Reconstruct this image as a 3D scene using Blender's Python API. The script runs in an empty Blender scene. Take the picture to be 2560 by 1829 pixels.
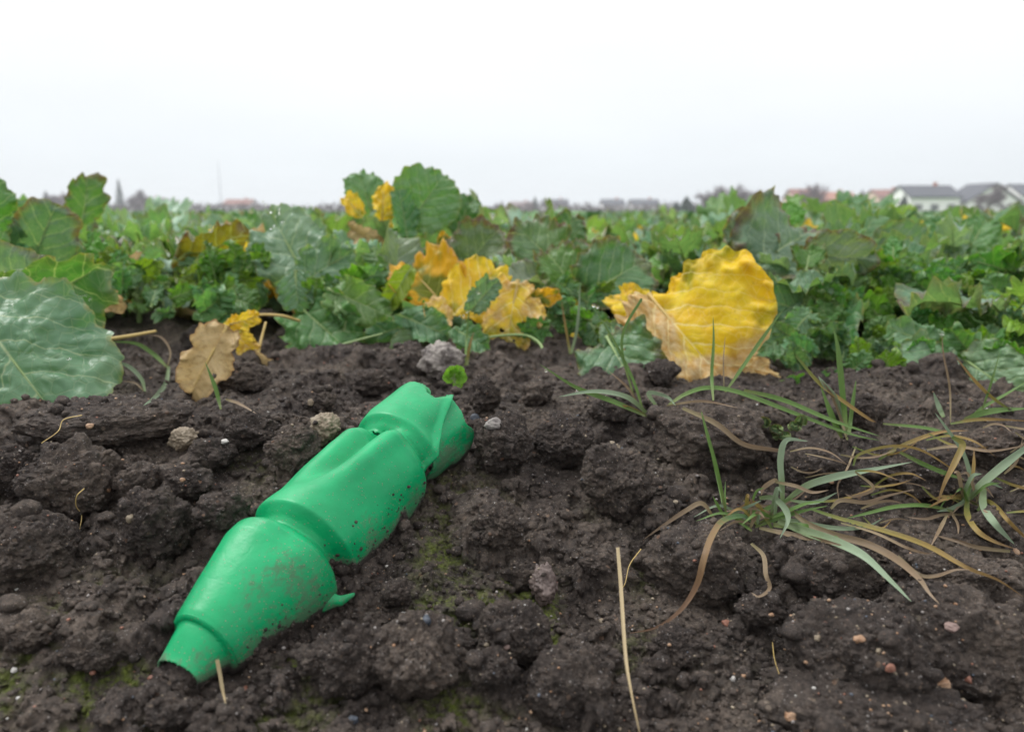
import bpy, bmesh, math, random
import numpy as np
from mathutils import Vector, Matrix, Quaternion
from mathutils.bvhtree import BVHTree
random.seed(7); RNG = np.random.RandomState(11)
PI = math.pi
scene = bpy.context.scene
COL = scene.collection

# ------------------------------------------------------------------ camera
F, CXP, CYP, HZ, CAMZ = 1900.0, 1280.0, 914.5, 530.0, 0.235
PITCH = math.atan((CYP - HZ) / F)
cd = bpy.data.cameras.new('camera'); cam = bpy.data.objects.new('camera', cd); COL.objects.link(cam)
cam.location = (0, 0, CAMZ); cam.rotation_euler = (PI/2 - PITCH, 0, 0)
cd.sensor_width = 36; cd.lens = 36 * F / 2560
cd.clip_start = 0.02; cd.clip_end = 3000
cd.dof.use_dof = True; cd.dof.focus_distance = 0.50; cd.dof.aperture_fstop = 7.5
scene.camera = cam

# ------------------------------------------------------------------ sky and sun (overcast)
SUN_EL, SUN_AZ = math.radians(52), math.radians(-62)      # azimuth from +Y towards +X
world = bpy.data.worlds.new('World'); scene.world = world; world.use_nodes = True
wn = world.node_tree; wn.nodes.clear()
def wnode(t, **k):
    n = wn.nodes.new(t)
    for a, b in k.items(): setattr(n, a, b)
    return n
wo = wnode('ShaderNodeOutputWorld'); bg = wnode('ShaderNodeBackground'); wn.links.new(bg.outputs[0], wo.inputs[0])
sky = wnode('ShaderNodeTexSky', sky_type='NISHITA'); sky.sun_disc = False
sky.sun_elevation = SUN_EL; sky.sun_rotation = SUN_AZ
skys = wnode('ShaderNodeVectorMath', operation='SCALE'); skys.inputs['Scale'].default_value = 0.10
wn.links.new(sky.outputs[0], skys.inputs[0])
tc = wnode('ShaderNodeTexCoord'); sep = wnode('ShaderNodeSeparateXYZ'); wn.links.new(tc.outputs['Generated'], sep.inputs[0])
ramp = wnode('ShaderNodeValToRGB'); e = ramp.color_ramp.elements
e[0].position = 0.0; e[0].color = (0.565, 0.600, 0.628, 1)
e[1].position = 1.0; e[1].color = (1.55, 1.54, 1.55, 1)
for p_, c_ in ((0.05, (0.570, 0.602, 0.630, 1)), (0.11, (0.60, 0.622, 0.642, 1)), (0.18, (0.650, 0.655, 0.656, 1)), (0.25, (0.700, 0.695, 0.690, 1)), (0.5, (0.95, 0.945, 0.945, 1))):
    q = e.new(p_); q.color = c_
wn.links.new(sep.outputs['Z'], ramp.inputs[0])
mp = wnode('ShaderNodeMapping'); mp.inputs['Scale'].default_value = (1.2, 1.2, 5.0); wn.links.new(tc.outputs['Generated'], mp.inputs[0])
nz = wnode('ShaderNodeTexNoise'); nz.inputs['Scale'].default_value = 1.3; nz.inputs['Detail'].default_value = 3; nz.inputs['Roughness'].default_value = .45; wn.links.new(mp.outputs[0], nz.inputs[0])
mr = wnode('ShaderNodeMapRange'); mr.inputs[1].default_value = .3; mr.inputs[2].default_value = .7; mr.inputs[3].default_value = .93; mr.inputs[4].default_value = 1.06
wn.links.new(nz.outputs[0], mr.inputs[0])
cl = wnode('ShaderNodeVectorMath', operation='SCALE'); wn.links.new(ramp.outputs[0], cl.inputs[0]); wn.links.new(mr.outputs[0], cl.inputs['Scale'])
mx = wnode('ShaderNodeMix', data_type='RGBA'); mx.inputs['Factor'].default_value = 0.95
wn.links.new(skys.outputs[0], mx.inputs[6]); wn.links.new(cl.outputs[0], mx.inputs[7])
wn.links.new(mx.outputs[2], bg.inputs[0]); bg.inputs[1].default_value = 0.92
sd = bpy.data.lights.new('sun', 'SUN'); sd.energy = 1.5; sd.angle = math.radians(22); sd.color = (1, .985, .96)
so = bpy.data.objects.new('sun', sd); COL.objects.link(so)
sdir = Vector((math.sin(SUN_AZ)*math.cos(SUN_EL), math.cos(SUN_AZ)*math.cos(SUN_EL), math.sin(SUN_EL)))
so.rotation_euler = sdir.to_track_quat('Z', 'Y').to_euler(); so.location = (0, 0, 5)
vs = scene.view_settings; vs.view_transform = 'Standard'; vs.look = 'None'; vs.exposure = 0.76; vs.gamma = 1; vs.use_curve_mapping = False
scene.cycles.volume_bounces = 0; scene.cycles.max_bounces = 8; scene.cycles.transparent_max_bounces = 8

# ------------------------------------------------------------------ helpers
sp_, cp_ = math.sin(PITCH), math.cos(PITCH)
def ray(px, py):
    a, b = (px - CXP) / F, -(py - CYP) / F
    return np.array((a, b*sp_ + cp_, b*cp_ - sp_))
def at(px, py, Y):
    d = ray(px, py); k = Y / d[1]
    return np.array((d[0]*k, Y, CAMZ + d[2]*k))
def dv(px, py): return px*2560/2273.0, py*2560/2273.0           # coordinates read off the 2273 px view

def tag(o, label=None, cat=None, group=None, kind=None):
    if label: o['label'] = label
    if cat: o['category'] = cat
    if group: o['group'] = group
    if kind: o['kind'] = kind
    return o
def empty(name, loc, label, cat, group=None):
    o = bpy.data.objects.new(name, None); o.empty_display_size = .01; COL.objects.link(o); o.location = loc
    return tag(o, label, cat, group)
def mesh_np(name, V, Fc, mats, smooth=True, fmat=None):
    """V (n,3), Fc list of arrays (m,3|4)"""
    me = bpy.data.meshes.new(name)
    if not isinstance(Fc, list): Fc = [Fc]
    Fc = [np.asarray(f, dtype=np.int32) for f in Fc if len(f)]
    nv = len(V); loops = np.concatenate([f.ravel() for f in Fc]); tot = np.concatenate([np.full(len(f), f.shape[1], np.int32) for f in Fc])
    me.vertices.add(nv); me.vertices.foreach_set('co', np.asarray(V, dtype=np.float32).ravel())
    me.loops.add(len(loops)); me.loops.foreach_set('vertex_index', loops)
    me.polygons.add(len(tot)); st = np.concatenate(([0], np.cumsum(tot)[:-1])).astype(np.int32)
    me.polygons.foreach_set('loop_start', st); me.polygons.foreach_set('loop_total', tot)
    if fmat is not None: me.polygons.foreach_set('material_index', np.asarray(fmat, dtype=np.int32))
    me.polygons.foreach_set('use_smooth', np.full(len(tot), smooth))
    for m in (mats if isinstance(mats, (list, tuple)) else [mats]): me.materials.append(m)
    me.update(calc_edges=True); me.validate()
    return me
def vattr(me, name, arr):
    a = me.attributes.new(name, 'FLOAT', 'POINT'); a.data.foreach_set('value', np.asarray(arr, dtype=np.float32).ravel())
def obj(name, me, parent=None, loc=None, world_mesh=False):
    o = bpy.data.objects.new(name, me); COL.objects.link(o)
    if parent is not None:
        o.parent = parent
        if world_mesh: o.location = -parent.location          # mesh given in world coordinates
    if loc is not None: o.location = loc
    return o
def gridfaces(nr, nc, wrap=False):
    i = np.arange(nr-1)[:, None]*nc; j = np.arange(nc if wrap else nc-1)[None, :]; j2 = (j+1) % nc
    a = i + j; b = i + j2
    return np.stack([a, b, b+nc, a+nc], -1).reshape(-1, 4)

_perm = np.arange(256); np.random.RandomState(3).shuffle(_perm); _perm = np.concatenate([_perm]*3)
_g = np.random.RandomState(5).normal(size=(256, 3)); _g /= np.linalg.norm(_g, axis=1)[:, None]
def noise3(P):
    P = np.asarray(P, dtype=np.float64); sh = P.shape[:-1]; P = P.reshape(-1, 3)
    I = np.floor(P).astype(int); f = P - I; I &= 255; w = f*f*f*(f*(f*6-15)+10)
    out = 0
    for dx in (0, 1):
        for dy in (0, 1):
            for dz in (0, 1):
                h = _perm[_perm[_perm[(I[:, 0]+dx) & 255] + ((I[:, 1]+dy) & 255)] + ((I[:, 2]+dz) & 255)]
                g = _g[h]; d = g[:, 0]*(f[:, 0]-dx) + g[:, 1]*(f[:, 1]-dy) + g[:, 2]*(f[:, 2]-dz)
                out = out + d*(w[:, 0] if dx else 1-w[:, 0])*(w[:, 1] if dy else 1-w[:, 1])*(w[:, 2] if dz else 1-w[:, 2])
    return (out*1.5).reshape(sh)
def fbm(P, sc, oc=4, gain=.5, lac=2.03):
    a, s, t = 1.0, sc, 0
    for k in range(oc): t = t + a*noise3(P*s + k*17.3); a *= gain; s *= lac
    return t
def P3(x, y, z=0.0): return np.stack([x, y, np.zeros_like(x)+z], -1)
def sstep(a, b, x):
    t = np.clip((x-a)/(b-a), 0, 1); return t*t*(3-2*t)

# ------------------------------------------------------------------ node helper
class NT:
    def __init__(s, name):
        s.m = bpy.data.materials.new(name); s.m.use_nodes = True; s.t = s.m.node_tree; s.t.nodes.clear()
        s.out = s.t.nodes.new('ShaderNodeOutputMaterial')
    def n(s, typ, ins=None, **k):
        q = s.t.nodes.new(typ)
        for a, b in k.items(): setattr(q, a, b)
        for a, b in (ins or {}).items(): s.set(q, a, b)
        return q
    def set(s, q, a, b):
        i = q.inputs[a]
        if isinstance(b, bpy.types.NodeSocket): s.t.links.new(b, i)
        elif isinstance(b, bpy.types.Node): s.t.links.new(b.outputs[0], i)
        else:
            if isinstance(b, (tuple, list)) and len(b) == 3 and i.type == 'RGBA': b = (*b, 1)
            i.default_value = b
    def M(s, op, a, b=0.0, c=None):
        q = s.n('ShaderNodeMath', {0: a, 1: b}, operation=op)
        if c is not None: s.set(q, 2, c)
        return q.outputs[0]
    def mix(s, f, a, b): return s.n('ShaderNodeMix', {0: f, 6: a, 7: b}, data_type='RGBA').outputs[2]
    def mul(s, f, a, b): return s.n('ShaderNodeMix', {0: f, 6: a, 7: b}, data_type='RGBA', blend_type='MULTIPLY').outputs[2]
    def rng(s, v, a, b, c=0.0, d=1.0): return s.n('ShaderNodeMapRange', {0: v, 1: a, 2: b, 3: c, 4: d}, interpolation_type='SMOOTHSTEP').outputs[0]
    def noise(s, vec, sc, det=4, ro=.55, w=None):
        q = s.n('ShaderNodeTexNoise', {'Scale': sc, 'Detail': det, 'Roughness': ro}); s.set(q, 'Vector', vec); return q
    def attr(s, nm): return s.n('ShaderNodeAttribute', attribute_name=nm).outputs['Fac']
    def bsdf(s, col, rough=.5, spec=.5, normal=None, **k):
        q = s.n('ShaderNodeBsdfPrincipled', {'Base Color': col, 'Roughness': rough, 'Specular IOR Level': spec})
        if normal is not None: s.set(q, 'Normal', normal)
        for a, b in k.items(): s.set(q, a, b)
        return q
    def bump(s, h, dist, st=1.0, nrm=None):
        q = s.n('ShaderNodeBump', {'Height': h, 'Distance': dist, 'Strength': st})
        if nrm is not None: s.set(q, 'Normal', nrm)
        return q.outputs[0]
    def done(s, sh): s.t.links.new(sh.outputs[0] if isinstance(sh, bpy.types.Node) else sh, s.out.inputs[0]); return s.m

def soil_material(name, moss=True, tint=(1, 1, 1), far=False):
    t = NT(name); pos = t.n('ShaderNodeNewGeometry').outputs['Position']
    n1 = t.noise(pos, 22, 5, .6).outputs[0]; n2 = t.noise(pos, 240, 5, .65).outputs[0]
    c = t.mix(t.rng(n1, .3, .7), (.062, .050, .0445), (.145, .118, .099))
    c = t.mix(t.rng(t.noise(pos, 9, 4, .6).outputs[0], .38, .62, .0, .75), c, (.052, .043, .040))
    c = t.mul(1.0, c, t.mix(t.rng(n2, .3, .7), (.55, .55, .55), (1.45, 1.42, 1.36)))
    # mineral grains
    for sc, thr, cols in ((620, .93, ((.30, .22, .15), (.34, .32, .30))), (1150, .90, ((.26, .15, .09), (.42, .42, .43))), (300, .975, ((.24, .12, .07), (.30, .26, .2)))):
        v = t.n('ShaderNodeTexVoronoi', {'Vector': pos, 'Scale': float(sc)}); sx = t.n('ShaderNodeSeparateColor', {0: v.outputs['Color']})
        hit = t.M('MULTIPLY', t.M('GREATER_THAN', sx.outputs[0], thr), t.M('LESS_THAN', v.outputs['Distance'], .42))
        c = t.mix(t.M('MULTIPLY', hit, t.M('MULTIPLY_ADD', sx.outputs[2], .62, .06)), c, t.mix(sx.outputs[1], *cols))
    if moss:
        mm = t.M('MULTIPLY', t.attr('moss'), t.rng(t.noise(pos, 170, 5, .7).outputs[0], .40, .62))
        c = t.mix(mm, c, t.mix(n2, (.055, .075, .014), (.19, .23, .04)))
    h1 = t.noise(pos, 420, 6, .72).outputs[0]; h2 = t.noise(pos, 1700, 3, .6).outputs[0]
    h3 = t.noise(pos, 900, 3, .7).outputs[0]; nb = t.bump(h2, .0009, .9, t.bump(h3, .0018, .8, t.bump(h1, .0040, 1.0)))
    return t.done(t.bsdf(c, t.rng(n2, .2, .8, .70, 1.0), .28, nb))
SOIL = soil_material('dark_moist_soil'); SOILC = soil_material('soil_clod', moss=False)

# ------------------------------------------------------------------ ground
def base_h(x, y):
    z = .060*sstep(.29, .62, y - .10*np.clip(x, -.3, .3))
    fade = 1 - sstep(2.5, 6, y)
    u = P3(x, y)
    z = z + fade*(.016*noise3(u*4.2 + 3.1) + .009*noise3(u*9.5 + 9.7))
    z = z - .010*np.exp(-((x-.16)/.10)**2 - ((y-.40)/.05)**2)
    return z
NR1, NR2, NC = 700, 80, 860
rows = np.concatenate([.20*np.exp(np.linspace(0, math.log(1.7/.20), NR1)), 1.7*np.exp(np.linspace(0, math.log(900/1.7), NR2+1)[1:])])
s = np.linspace(-1, 1, NC); prof = .80*s + .75*s**7
YY = np.repeat(rows[:, None], NC, 1); XX = prof[None, :]*(YY + .03)
ZZ = base_h(XX, YY)
NR = len(rows)
warp = .006*np.stack([noise3(P3(XX, YY, .5)*55), noise3(P3(XX, YY, 7.5)*55)], -1) + .0025*np.stack([noise3(P3(XX, YY, .5)*160), noise3(P3(XX, YY, 7.5)*160)], -1)
WX = XX + warp[..., 0]; WY = YY + warp[..., 1]
def stamp(cx, cy, r, h, ex=1.0, ang=0.0, sink=.15):
    i0, i1 = np.searchsorted(rows, (cy - r*1.5, cy + r*1.5))
    if i1 <= i0: return
    xr = (XX[i0, :], XX[i1-1, :])
    cols = np.where((np.maximum(*xr) > cx - r*1.6) & (np.minimum(*xr) < cx + r*1.6))[0]
    if len(cols) == 0: return
    sl = (slice(i0, i1), slice(cols[0], cols[-1]+1))
    dx, dy = WX[sl]-cx, WY[sl]-cy; ca, sa = math.cos(ang), math.sin(ang)
    a = (dx*ca+dy*sa)/(r*ex); b = (-dx*sa+dy*ca)/(r/ex)
    d2 = (np.abs(a)**2.6 + np.abs(b)**2.6)
    z0 = base_h(np.array([cx]), np.array([cy]))[0]
    z = z0 - sink*h + h*(1+sink)*np.sqrt(np.clip(1-d2, 0, 1))
    ZZ[sl] = np.where(d2 < 1, np.maximum(ZZ[sl], z), ZZ[sl])
rr = random.Random(5)
def dens(x, y):            # where the soil is cloddy
    r_ = x/max(y, .1); d = .55
    if r_ < -.25 and y > .40: d = 1.0
    if -.35 < r_ < .1 and y < .40: d = .55
    if r_ > .25 and y < .45: d = .30
    return d
for k in range(5200):
    y = .22*math.exp(rr.random()*math.log(1.75/.22)); x = (rr.random()*2-1)*(y*.95+.02)
    r = .0035*math.exp(abs(rr.gauss(0, .75))); r = min(r, .020)*(.7+.6*y)
    if rr.random() > dens(x, y): continue
    stamp(x, y, r, r*rr.uniform(.55, 1.15), rr.uniform(.8, 1.25), rr.random()*3.1)
fadeN = 1 - sstep(1.7, 5, YY)
Pn = P3(XX, YY, 0)
ZZ += fadeN*(.0045*fbm(Pn, 38, 3, .55) + .0021*fbm(Pn, 170, 4, .68))
# crevices
rid = np.abs(noise3(P3(XX, YY, 4.2)*17 + .35*np.stack([noise3(Pn*60), noise3(Pn*60+5), noise3(Pn*60+9)], -1)))
ZZ -= fadeN*.019*(1-sstep(0, .07, rid))*sstep(-.1, .35, noise3(P3(XX, YY, 1.2)*7))
for _ in range(4):        # relax the steepest faces so that they crumble instead of dropping in streaks
    sy_ = np.abs(np.gradient(ZZ, axis=0)/np.gradient(YY, axis=0)); sx_ = np.abs(np.gradient(ZZ, axis=1)/np.gradient(XX, axis=1)); w_ = sstep(.9, 2.2, np.sqrt(sy_**2+sx_**2))
    pz = np.pad(ZZ, 2, 'edge'); bl = sum(pz[a:a+NR, b:b+NC] for a in range(5) for b in range(5))/25
    pw = np.pad(w_, 1, 'edge'); w_ = sum(pw[a:a+NR, b:b+NC] for a in range(3) for b in range(3))/9
    ZZ = ZZ*(1-w_) + bl*w_
# push along the slope for overhangs
gy = np.gradient(ZZ, axis=0)/np.gradient(YY, axis=0); gx = np.gradient(ZZ, axis=1)/np.gradient(XX, axis=1)
sl_ = np.sqrt(gx**2+gy**2)+1e-6; am = np.minimum(sl_, 1.5)/sl_*fadeN
Pz = np.stack([XX, YY, ZZ], -1)
dsp = .0040*fbm(Pz, 95, 4, .7) + .0016*noise3(Pz*420)
GX = XX - gx*am*dsp; GY = YY - gy*am*dsp; GZ = ZZ.copy()
far = sstep(5, 30, YY); GZ = GZ*(1-far) + .055*far
hi = base_h(XX, YY); low = sstep(.004, -.004, 0*hi) + 0
mossm = sstep(-.1, .35, noise3(P3(XX, YY, 2.2)*19) + .15)*sstep(.006, -.002, ZZ-hi-.001)
cen = 0
for mx_, my_, mr_, mw_ in ((1230, 1330, .045, 1.0), (1180, 1250, .03, .7), (640, 1515, .030, 1.1), (560, 1560, .03, .8), (130, 1560, .05, 1.0), (40, 1500, .04, .7), (160, 1390, .025, .8), (960, 1380, .02, .9), (1010, 1100, .03, .6), (1260, 1400, .03, .9), (1020, 1590, .02, .7), (540, 1050, .03, .35), (1000, 1200, .03, .6), (330, 1590, .03, .6)):
    yy_ = .2; 
    while at(*dv(mx_, my_), yy_)[2] > base_h(np.array([at(*dv(mx_, my_), yy_)[0]]), np.array([yy_]))[0] and yy_ < 2: yy_ += .004
    q_ = at(*dv(mx_, my_), yy_); cen = cen + mw_*np.exp(-((XX-q_[0])/mr_)**2 - ((YY-q_[1])/mr_)**2)
cen = np.clip(cen, 0, 1.2)
mossm = np.clip(mossm*(cen*1.9 + .06)*(.5 + 1.3*np.clip(noise3(P3(XX, YY, 8.8)*28), 0, 1)), 0, 1)*fadeN
gf = gridfaces(NR, NC)
V = np.stack([GX, GY, GZ], -1).reshape(-1, 3)
# surrounding coarse sheet beside and behind the camera
nb = len(V); ring = np.array([(-1500, -300, .02), (1500, -300, .02), (1500, 900, .05), (-1500, 900, .05)]); 
i_fl, i_fr, i_bl, i_br = 0, NC-1, (NR-1)*NC, NR*NC-1
V = np.concatenate([V, ring]); left_edge = np.arange(NR)*NC; right_edge = left_edge + NC-1
tris = [(nb, nb+1, i_fr), (nb, i_fr, i_fl)]
front = [(nb, a+1, a) for a in range(0)]
tri = [(nb, nb+1, NC//2)] + [(nb, j+1, j) for j in range(NC//2)] + [(nb+1, j+1, j) for j in range(NC//2, NC-1)]
tri += [(nb, left_edge[k], left_edge[k+1]) for k in range(NR-1)] + [(nb, left_edge[-1], nb+3)]
tri += [(nb+1, right_edge[k+1], right_edge[k]) for k in range(NR-1)] + [(nb+1, nb+2, right_edge[-1])]
gm = mesh_np('ground', V, [gf, np.array(tri)], SOIL)
vattr(gm, 'moss', np.concatenate([mossm.ravel(), np.zeros(4)]))
ground = tag(obj('ground', gm), kind='structure')
def gz(x, y):
    if y >= rows[-1] or y > 5: return .055
    i = min(max(np.searchsorted(rows, y), 1), NR-1); j = min(max(np.searchsorted(XX[i], x), 1), NC-1)
    return float(ZZ[i, j])
SOLIDS = []           # clods as (verts, faces) in world coordinates, so that small things can rest on them
_bvh = [0, None]
def solid_hit(p0, d):
    if not SOLIDS: return None
    if _bvh[0] != len(SOLIDS):
        vs_, fs_, o_ = [], [], 0
        for v, f in SOLIDS: vs_.append(v); fs_.append(f+o_); o_ += len(v)
        _bvh[1] = BVHTree.FromPolygons(np.concatenate(vs_).tolist(), np.concatenate(fs_).tolist()); _bvh[0] = len(SOLIDS)
    r = _bvh[1].ray_cast(Vector(p0), Vector(d)); return r[0]
def topz(x, y):
    s_ = solid_hit((x, y, 1.0), (0, 0, -1)); g = gz(x, y)
    return max(g, s_.z) if s_ is not None else g
def hit(px, py, y0=.2, solids=True):
    g = hit_ground(px, py, y0)
    if solids:
        s_ = solid_hit(np.array((0, 0, CAMZ)), ray(px, py))
        if s_ is not None and s_.y < g[1]: return np.array(s_[:])
    return g
def hit_ground(px, py, y0=.2):
    y = y0
    while y < 4:
        p = at(px, py, y)
        if p[2] <= gz(p[0], p[1]): return p
        y += .002 if y < 1.5 else .01
    return at(px, py, 4)
def hitd(px, py): return hit(*dv(px, py))
# ------------------------------------------------------------------ bottle
def bottle_material():
    t = NT('weathered_green_plastic'); pos = t.n('ShaderNodeNewGeometry').outputs['Position']
    d = t.attr('dirt')
    n = t.noise(pos, 26, 5, .65).outputs[0]; mpp = t.n('ShaderNodeMapping', {'Vector': pos, 'Scale': (1.0, .42, 1.0), 'Rotation': (0, 0, -.4)}); f = t.noise(mpp.outputs[0], 300, 6, .78).outputs[0]; g = t.noise(pos, 900, 3, .7).outputs[0]
    c = t.mix(t.rng(n, .3, .7), (.0003, .225, .078), (.0008, .290, .104))
    fade = t.rng(t.noise(pos, 60, 5, .7).outputs[0], .48, .75, 0, .28)
    c = t.mix(fade, c, (.03, .27, .13))
    st = t.M('ADD', t.M('MULTIPLY', d, 1.0), t.M('MULTIPLY', t.rng(n, .42, .72), .22))
    thin = t.rng(t.M('ADD', st, t.M('MULTIPLY', t.M('SUBTRACT', f, .5), 1.5)), .40, .80, 0, 1)
    c = t.mix(t.M('MULTIPLY', thin, .62), c, (.095, .085, .068))
    v = t.n('ShaderNodeTexVoronoi', {'Vector': pos, 'Scale': 1000.0}); sx = t.n('ShaderNodeSeparateColor', {0: v.outputs['Color']})
    sp = t.M('MULTIPLY', t.M('GREATER_THAN', t.M('ADD', sx.outputs[0], t.M('MULTIPLY', d, .25)), .955), t.M('LESS_THAN', v.outputs['Distance'], .34))
    c = t.mix(t.M('MULTIPLY', sp, .8), c, (.20, .17, .12))
    thick = t.rng(t.M('ADD', d, t.M('MULTIPLY', t.M('SUBTRACT', f, .5), .9)), .80, 1.0)
    c = t.mix(thick, c, (.05, .042, .037))
    rough = t.M('ADD', t.rng(n, .3, .7, .30, .46), t.M('MULTIPLY', thin, .4))
    cr = t.M('ABSOLUTE', t.M('SUBTRACT', t.noise(pos, 34, 3, .55).outputs[0], .5)); cr2 = t.M('ABSOLUTE', t.M('SUBTRACT', t.noise(mpp.outputs[0], 95, 2, .5).outputs[0], .5))
    crease = t.M('ADD', t.rng(cr, .0, .035), t.M('MULTIPLY', t.rng(cr2, 0, .03), .35))
    #scr = t.n('ShaderNodeTexWave', {'Vector': t.n('ShaderNodeMapping', {'Vector': pos, 'Rotation': (0, .3, -.35)}).outputs[0], 'Scale': 60.0, 'Distortion': 9.0, 'Detail': 3.0}).outputs[1]
    nb = t.bump(t.M('ADD', t.M('MULTIPLY', thick, f), t.M('MULTIPLY', sp, .3)), .0015, .8, t.bump(t.noise(pos, 700, 3, .6).outputs[0], .00015, .6, t.bump(crease, .0003, .12, t.bump(t.noise(pos, 48, 2, .5).outputs[0], .0030, .30))))
    return t.done(t.bsdf(c, rough, .29, nb))
BOT = bottle_material()
A0 = at(425, 1702, .326); A1 = at(1088, 1032, .548)
ax = A1 - A0; BL = np.linalg.norm(ax); ax /= BL
upv = np.array((0, 0, 1.)) - ax*ax[2]; upv /= np.linalg.norm(upv); sdv = np.cross(ax, upv)
root = empty('plastic_bottle', Vector(A0), 'bright green cracked plastic bottle lying half buried in the dark soil', 'bottle')
PT = [0, .085, .0855, .10, .12, .22, .285, .320, .338, .350, .366, .378, .395, .45, .55, .65, .70, .722, .736, .752, .768, .783, .83, .95, 1.0]
PR = [.0125, .0168, .0200, .0216, .0230, .0303, .0356, .0360, .0333, .0272, .0255, .0275, .0345, .0356, .0368, .0374, .0364, .0328, .0262, .0248, .0280, .0330, .0342, .0332, .0322]
def prof_r(t):
    tt = np.linspace(0, 1.05, 900); r = np.interp(tt, PT, PR)
    k = np.exp(-np.linspace(-2, 2, 9)**2); k /= k.sum(); rs = np.convolve(np.pad(r, 4, 'edge'), k, 'valid')
    rs = np.where(tt < .1, r, rs)
    return np.interp(t, tt, rs)
D2R = PI/180
def gauss(x, c, w): return np.exp(-((x-c)/w)**2)
def surf(t, th):
    """bottle surface point for axial fraction t and angle th (0 = up, + = right)"""
    tg = t + .012*np.cos(th)*gauss(t, .36, .05) + .012*np.sin(th)*gauss(t, .748, .05)    # slanted rings
    r = prof_r(tg)
    P = P3(t*9, np.cos(th)*1.2, np.sin(th)*1.2)
    r = r*(1 + .02*noise3(P + 4))
    m2 = sstep(.39, .47, t)*sstep(.77, .66, t)
    long_ = sstep(.42, .60, t)*sstep(.765, .71, t)
    r = r - .0135*gauss(th, 1*D2R + (t-.70)*.5, 15*D2R)*long_ + .0038*gauss(th, 31*D2R + (t-.7)*.4, 11*D2R)*long_
    r = r - .0022*gauss(th, -35*D2R, 22*D2R)*m2 - .0025*gauss(th, 62*D2R, 25*D2R)*gauss(t, .50, .09)
    m1 = sstep(.10, .2, t)*sstep(.34, .28, t)
    r = r - .0030*gauss(th, 28*D2R, 18*D2R)*gauss(t, .30, .05) + .0008*gauss(th, -18*D2R, 14*D2R)*m1
    m3 = sstep(.77, .83, t)
    r = r - .004*gauss(th, 20*D2R, 26*D2R)*m3*sstep(.84, 1.0, t) - .0025*gauss(th, 60*D2R, 14*D2R)*m3
    # flared lip on the front edge of the rear section
    r = r + .0042*gauss(t, .745, .036)*sstep(5*D2R, 45*D2R, th)*(t > .67)*sstep(120*D2R, 100*D2R, th)
    c = A0 + ax*BL*t[..., None] if not np.isscalar(t) else A0 + ax*BL*t
    flat = (1 - .05*sstep(.4, 1, t))*(1 - .42*sstep(.085, 0, t))
    c = c - upv*(.0005*sstep(.09, 0, t))[..., None]
    return c + (np.cos(th)*r*flat)[..., None]*upv + (np.sin(th)*r)[..., None]*sdv
def jag(th, s_, a, f=9): return a*noise3(P3(th*f, np.zeros_like(th)+s_)) + a*.5*noise3(P3(th*f*3.1, np.zeros_like(th)+s_+3))
def dirtval(P, th):
    hgt = P[..., 2] - np.vectorize(gz)(P[..., 0], P[..., 1])
    d = .85*sstep(.016, .0, hgt) + .45*sstep(.9, 1.9, th) + .12
    d = d + .30*gauss(th, .9, .5)*sstep(.4, .25, (P-A0)@ax/BL)
    return np.clip(d + .18*fbm(P, 55, 3), 0, 1.2)
def piece(name, tf, tb, nt, nth=220, th0=-PI, th1=PI, off=0.0, fn=None, w0=None, w1_=None):
    th = np.linspace(th0, th1, nth)[None, :].repeat(nt, 0); u = np.linspace(0, 1, nt)[:, None].repeat(nth, 1)
    a0_ = w0(u) if w0 else th0+0*u; a1_ = w1_(u) if w1_ else th1+0*u; th = a0_ + (th-th0)*(a1_-a0_)/(th1-th0)
    t = tf(th)*(1-u) + tb(th)*u
    P = surf(t, th)
    if off or fn:
        n = (np.cos(th)[..., None]*upv + np.sin(th)[..., None]*sdv)
        P = P + n*((off + (fn(t, th, u) if fn else 0)))[..., None] if fn else P + n*off
    me = mesh_np(name, P.reshape(-1, 3), gridfaces(nt, nth), BOT)
    vattr(me, 'dirt', dirtval(P, th))
    o = obj(name, me, root, world_mesh=True)
    md = o.modifiers.new('shell', 'SOLIDIFY'); md.thickness = .0010; md.offset = -1
    return o
C = lambda v: (lambda th: np.zeros_like(th)+v)
w1 = lambda th: .0015 + .018*sstep(68*D2R, 95*D2R, th)
tc1 = lambda th: .352 + jag(th, 2, .006)*sstep(50*D2R, 80*D2R, th)
w2 = lambda th: .0035*sstep(-38*D2R, -22*D2R, th) + .0040*gauss(th, 2*D2R, 16*D2R) + .020*sstep(35*D2R, 85*D2R, th)
tc2 = lambda th: .748 + jag(th, 5, .008) + .012*np.sin(th*1.2)
piece('neck', lambda th: .018 + jag(th, 21, .003), C(.090), 30)
piece('front_section', lambda th: .083 + .0*th + jag(th, 8, .0012), lambda th: tc1(th)-w1(th), 110)
piece('middle_section', lambda th: tc1(th)+w1(th)*.4-.002, lambda th: tc2(th)-w2(th), 150)
SL = 62*D2R
def rim(th):   # ragged open end: the top is cut shorter, the left curls further
    return .985 + jag(th, 11, .010) - .040*gauss(th, 26*D2R, 15*D2R) + .02*gauss(th, -25*D2R, 25*D2R) + .004*gauss(th, 46*D2R, 6*D2R)
def curl(t, th, u): return -.006*sstep(.86, 1, u)*gauss(th, -5*D2R, 45*D2R) + .0022*sstep(0, -.22, th - slit(u))*0 + .0024*sstep(-.20, 0, th - slit(u))
slit = lambda u: (92 - 46*u - 6*np.sin(u*PI))*D2R
piece('rear_section', lambda th: tc2(th)+.0012*sstep(-30*D2R, 0, th) - .030*sstep(15*D2R, 60*D2R, th)*(th < 2) + .02*sstep(-100*D2R, -150*D2R, th), rim, 80, 200, -200*D2R, SL, fn=curl, w1_=slit)
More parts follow.
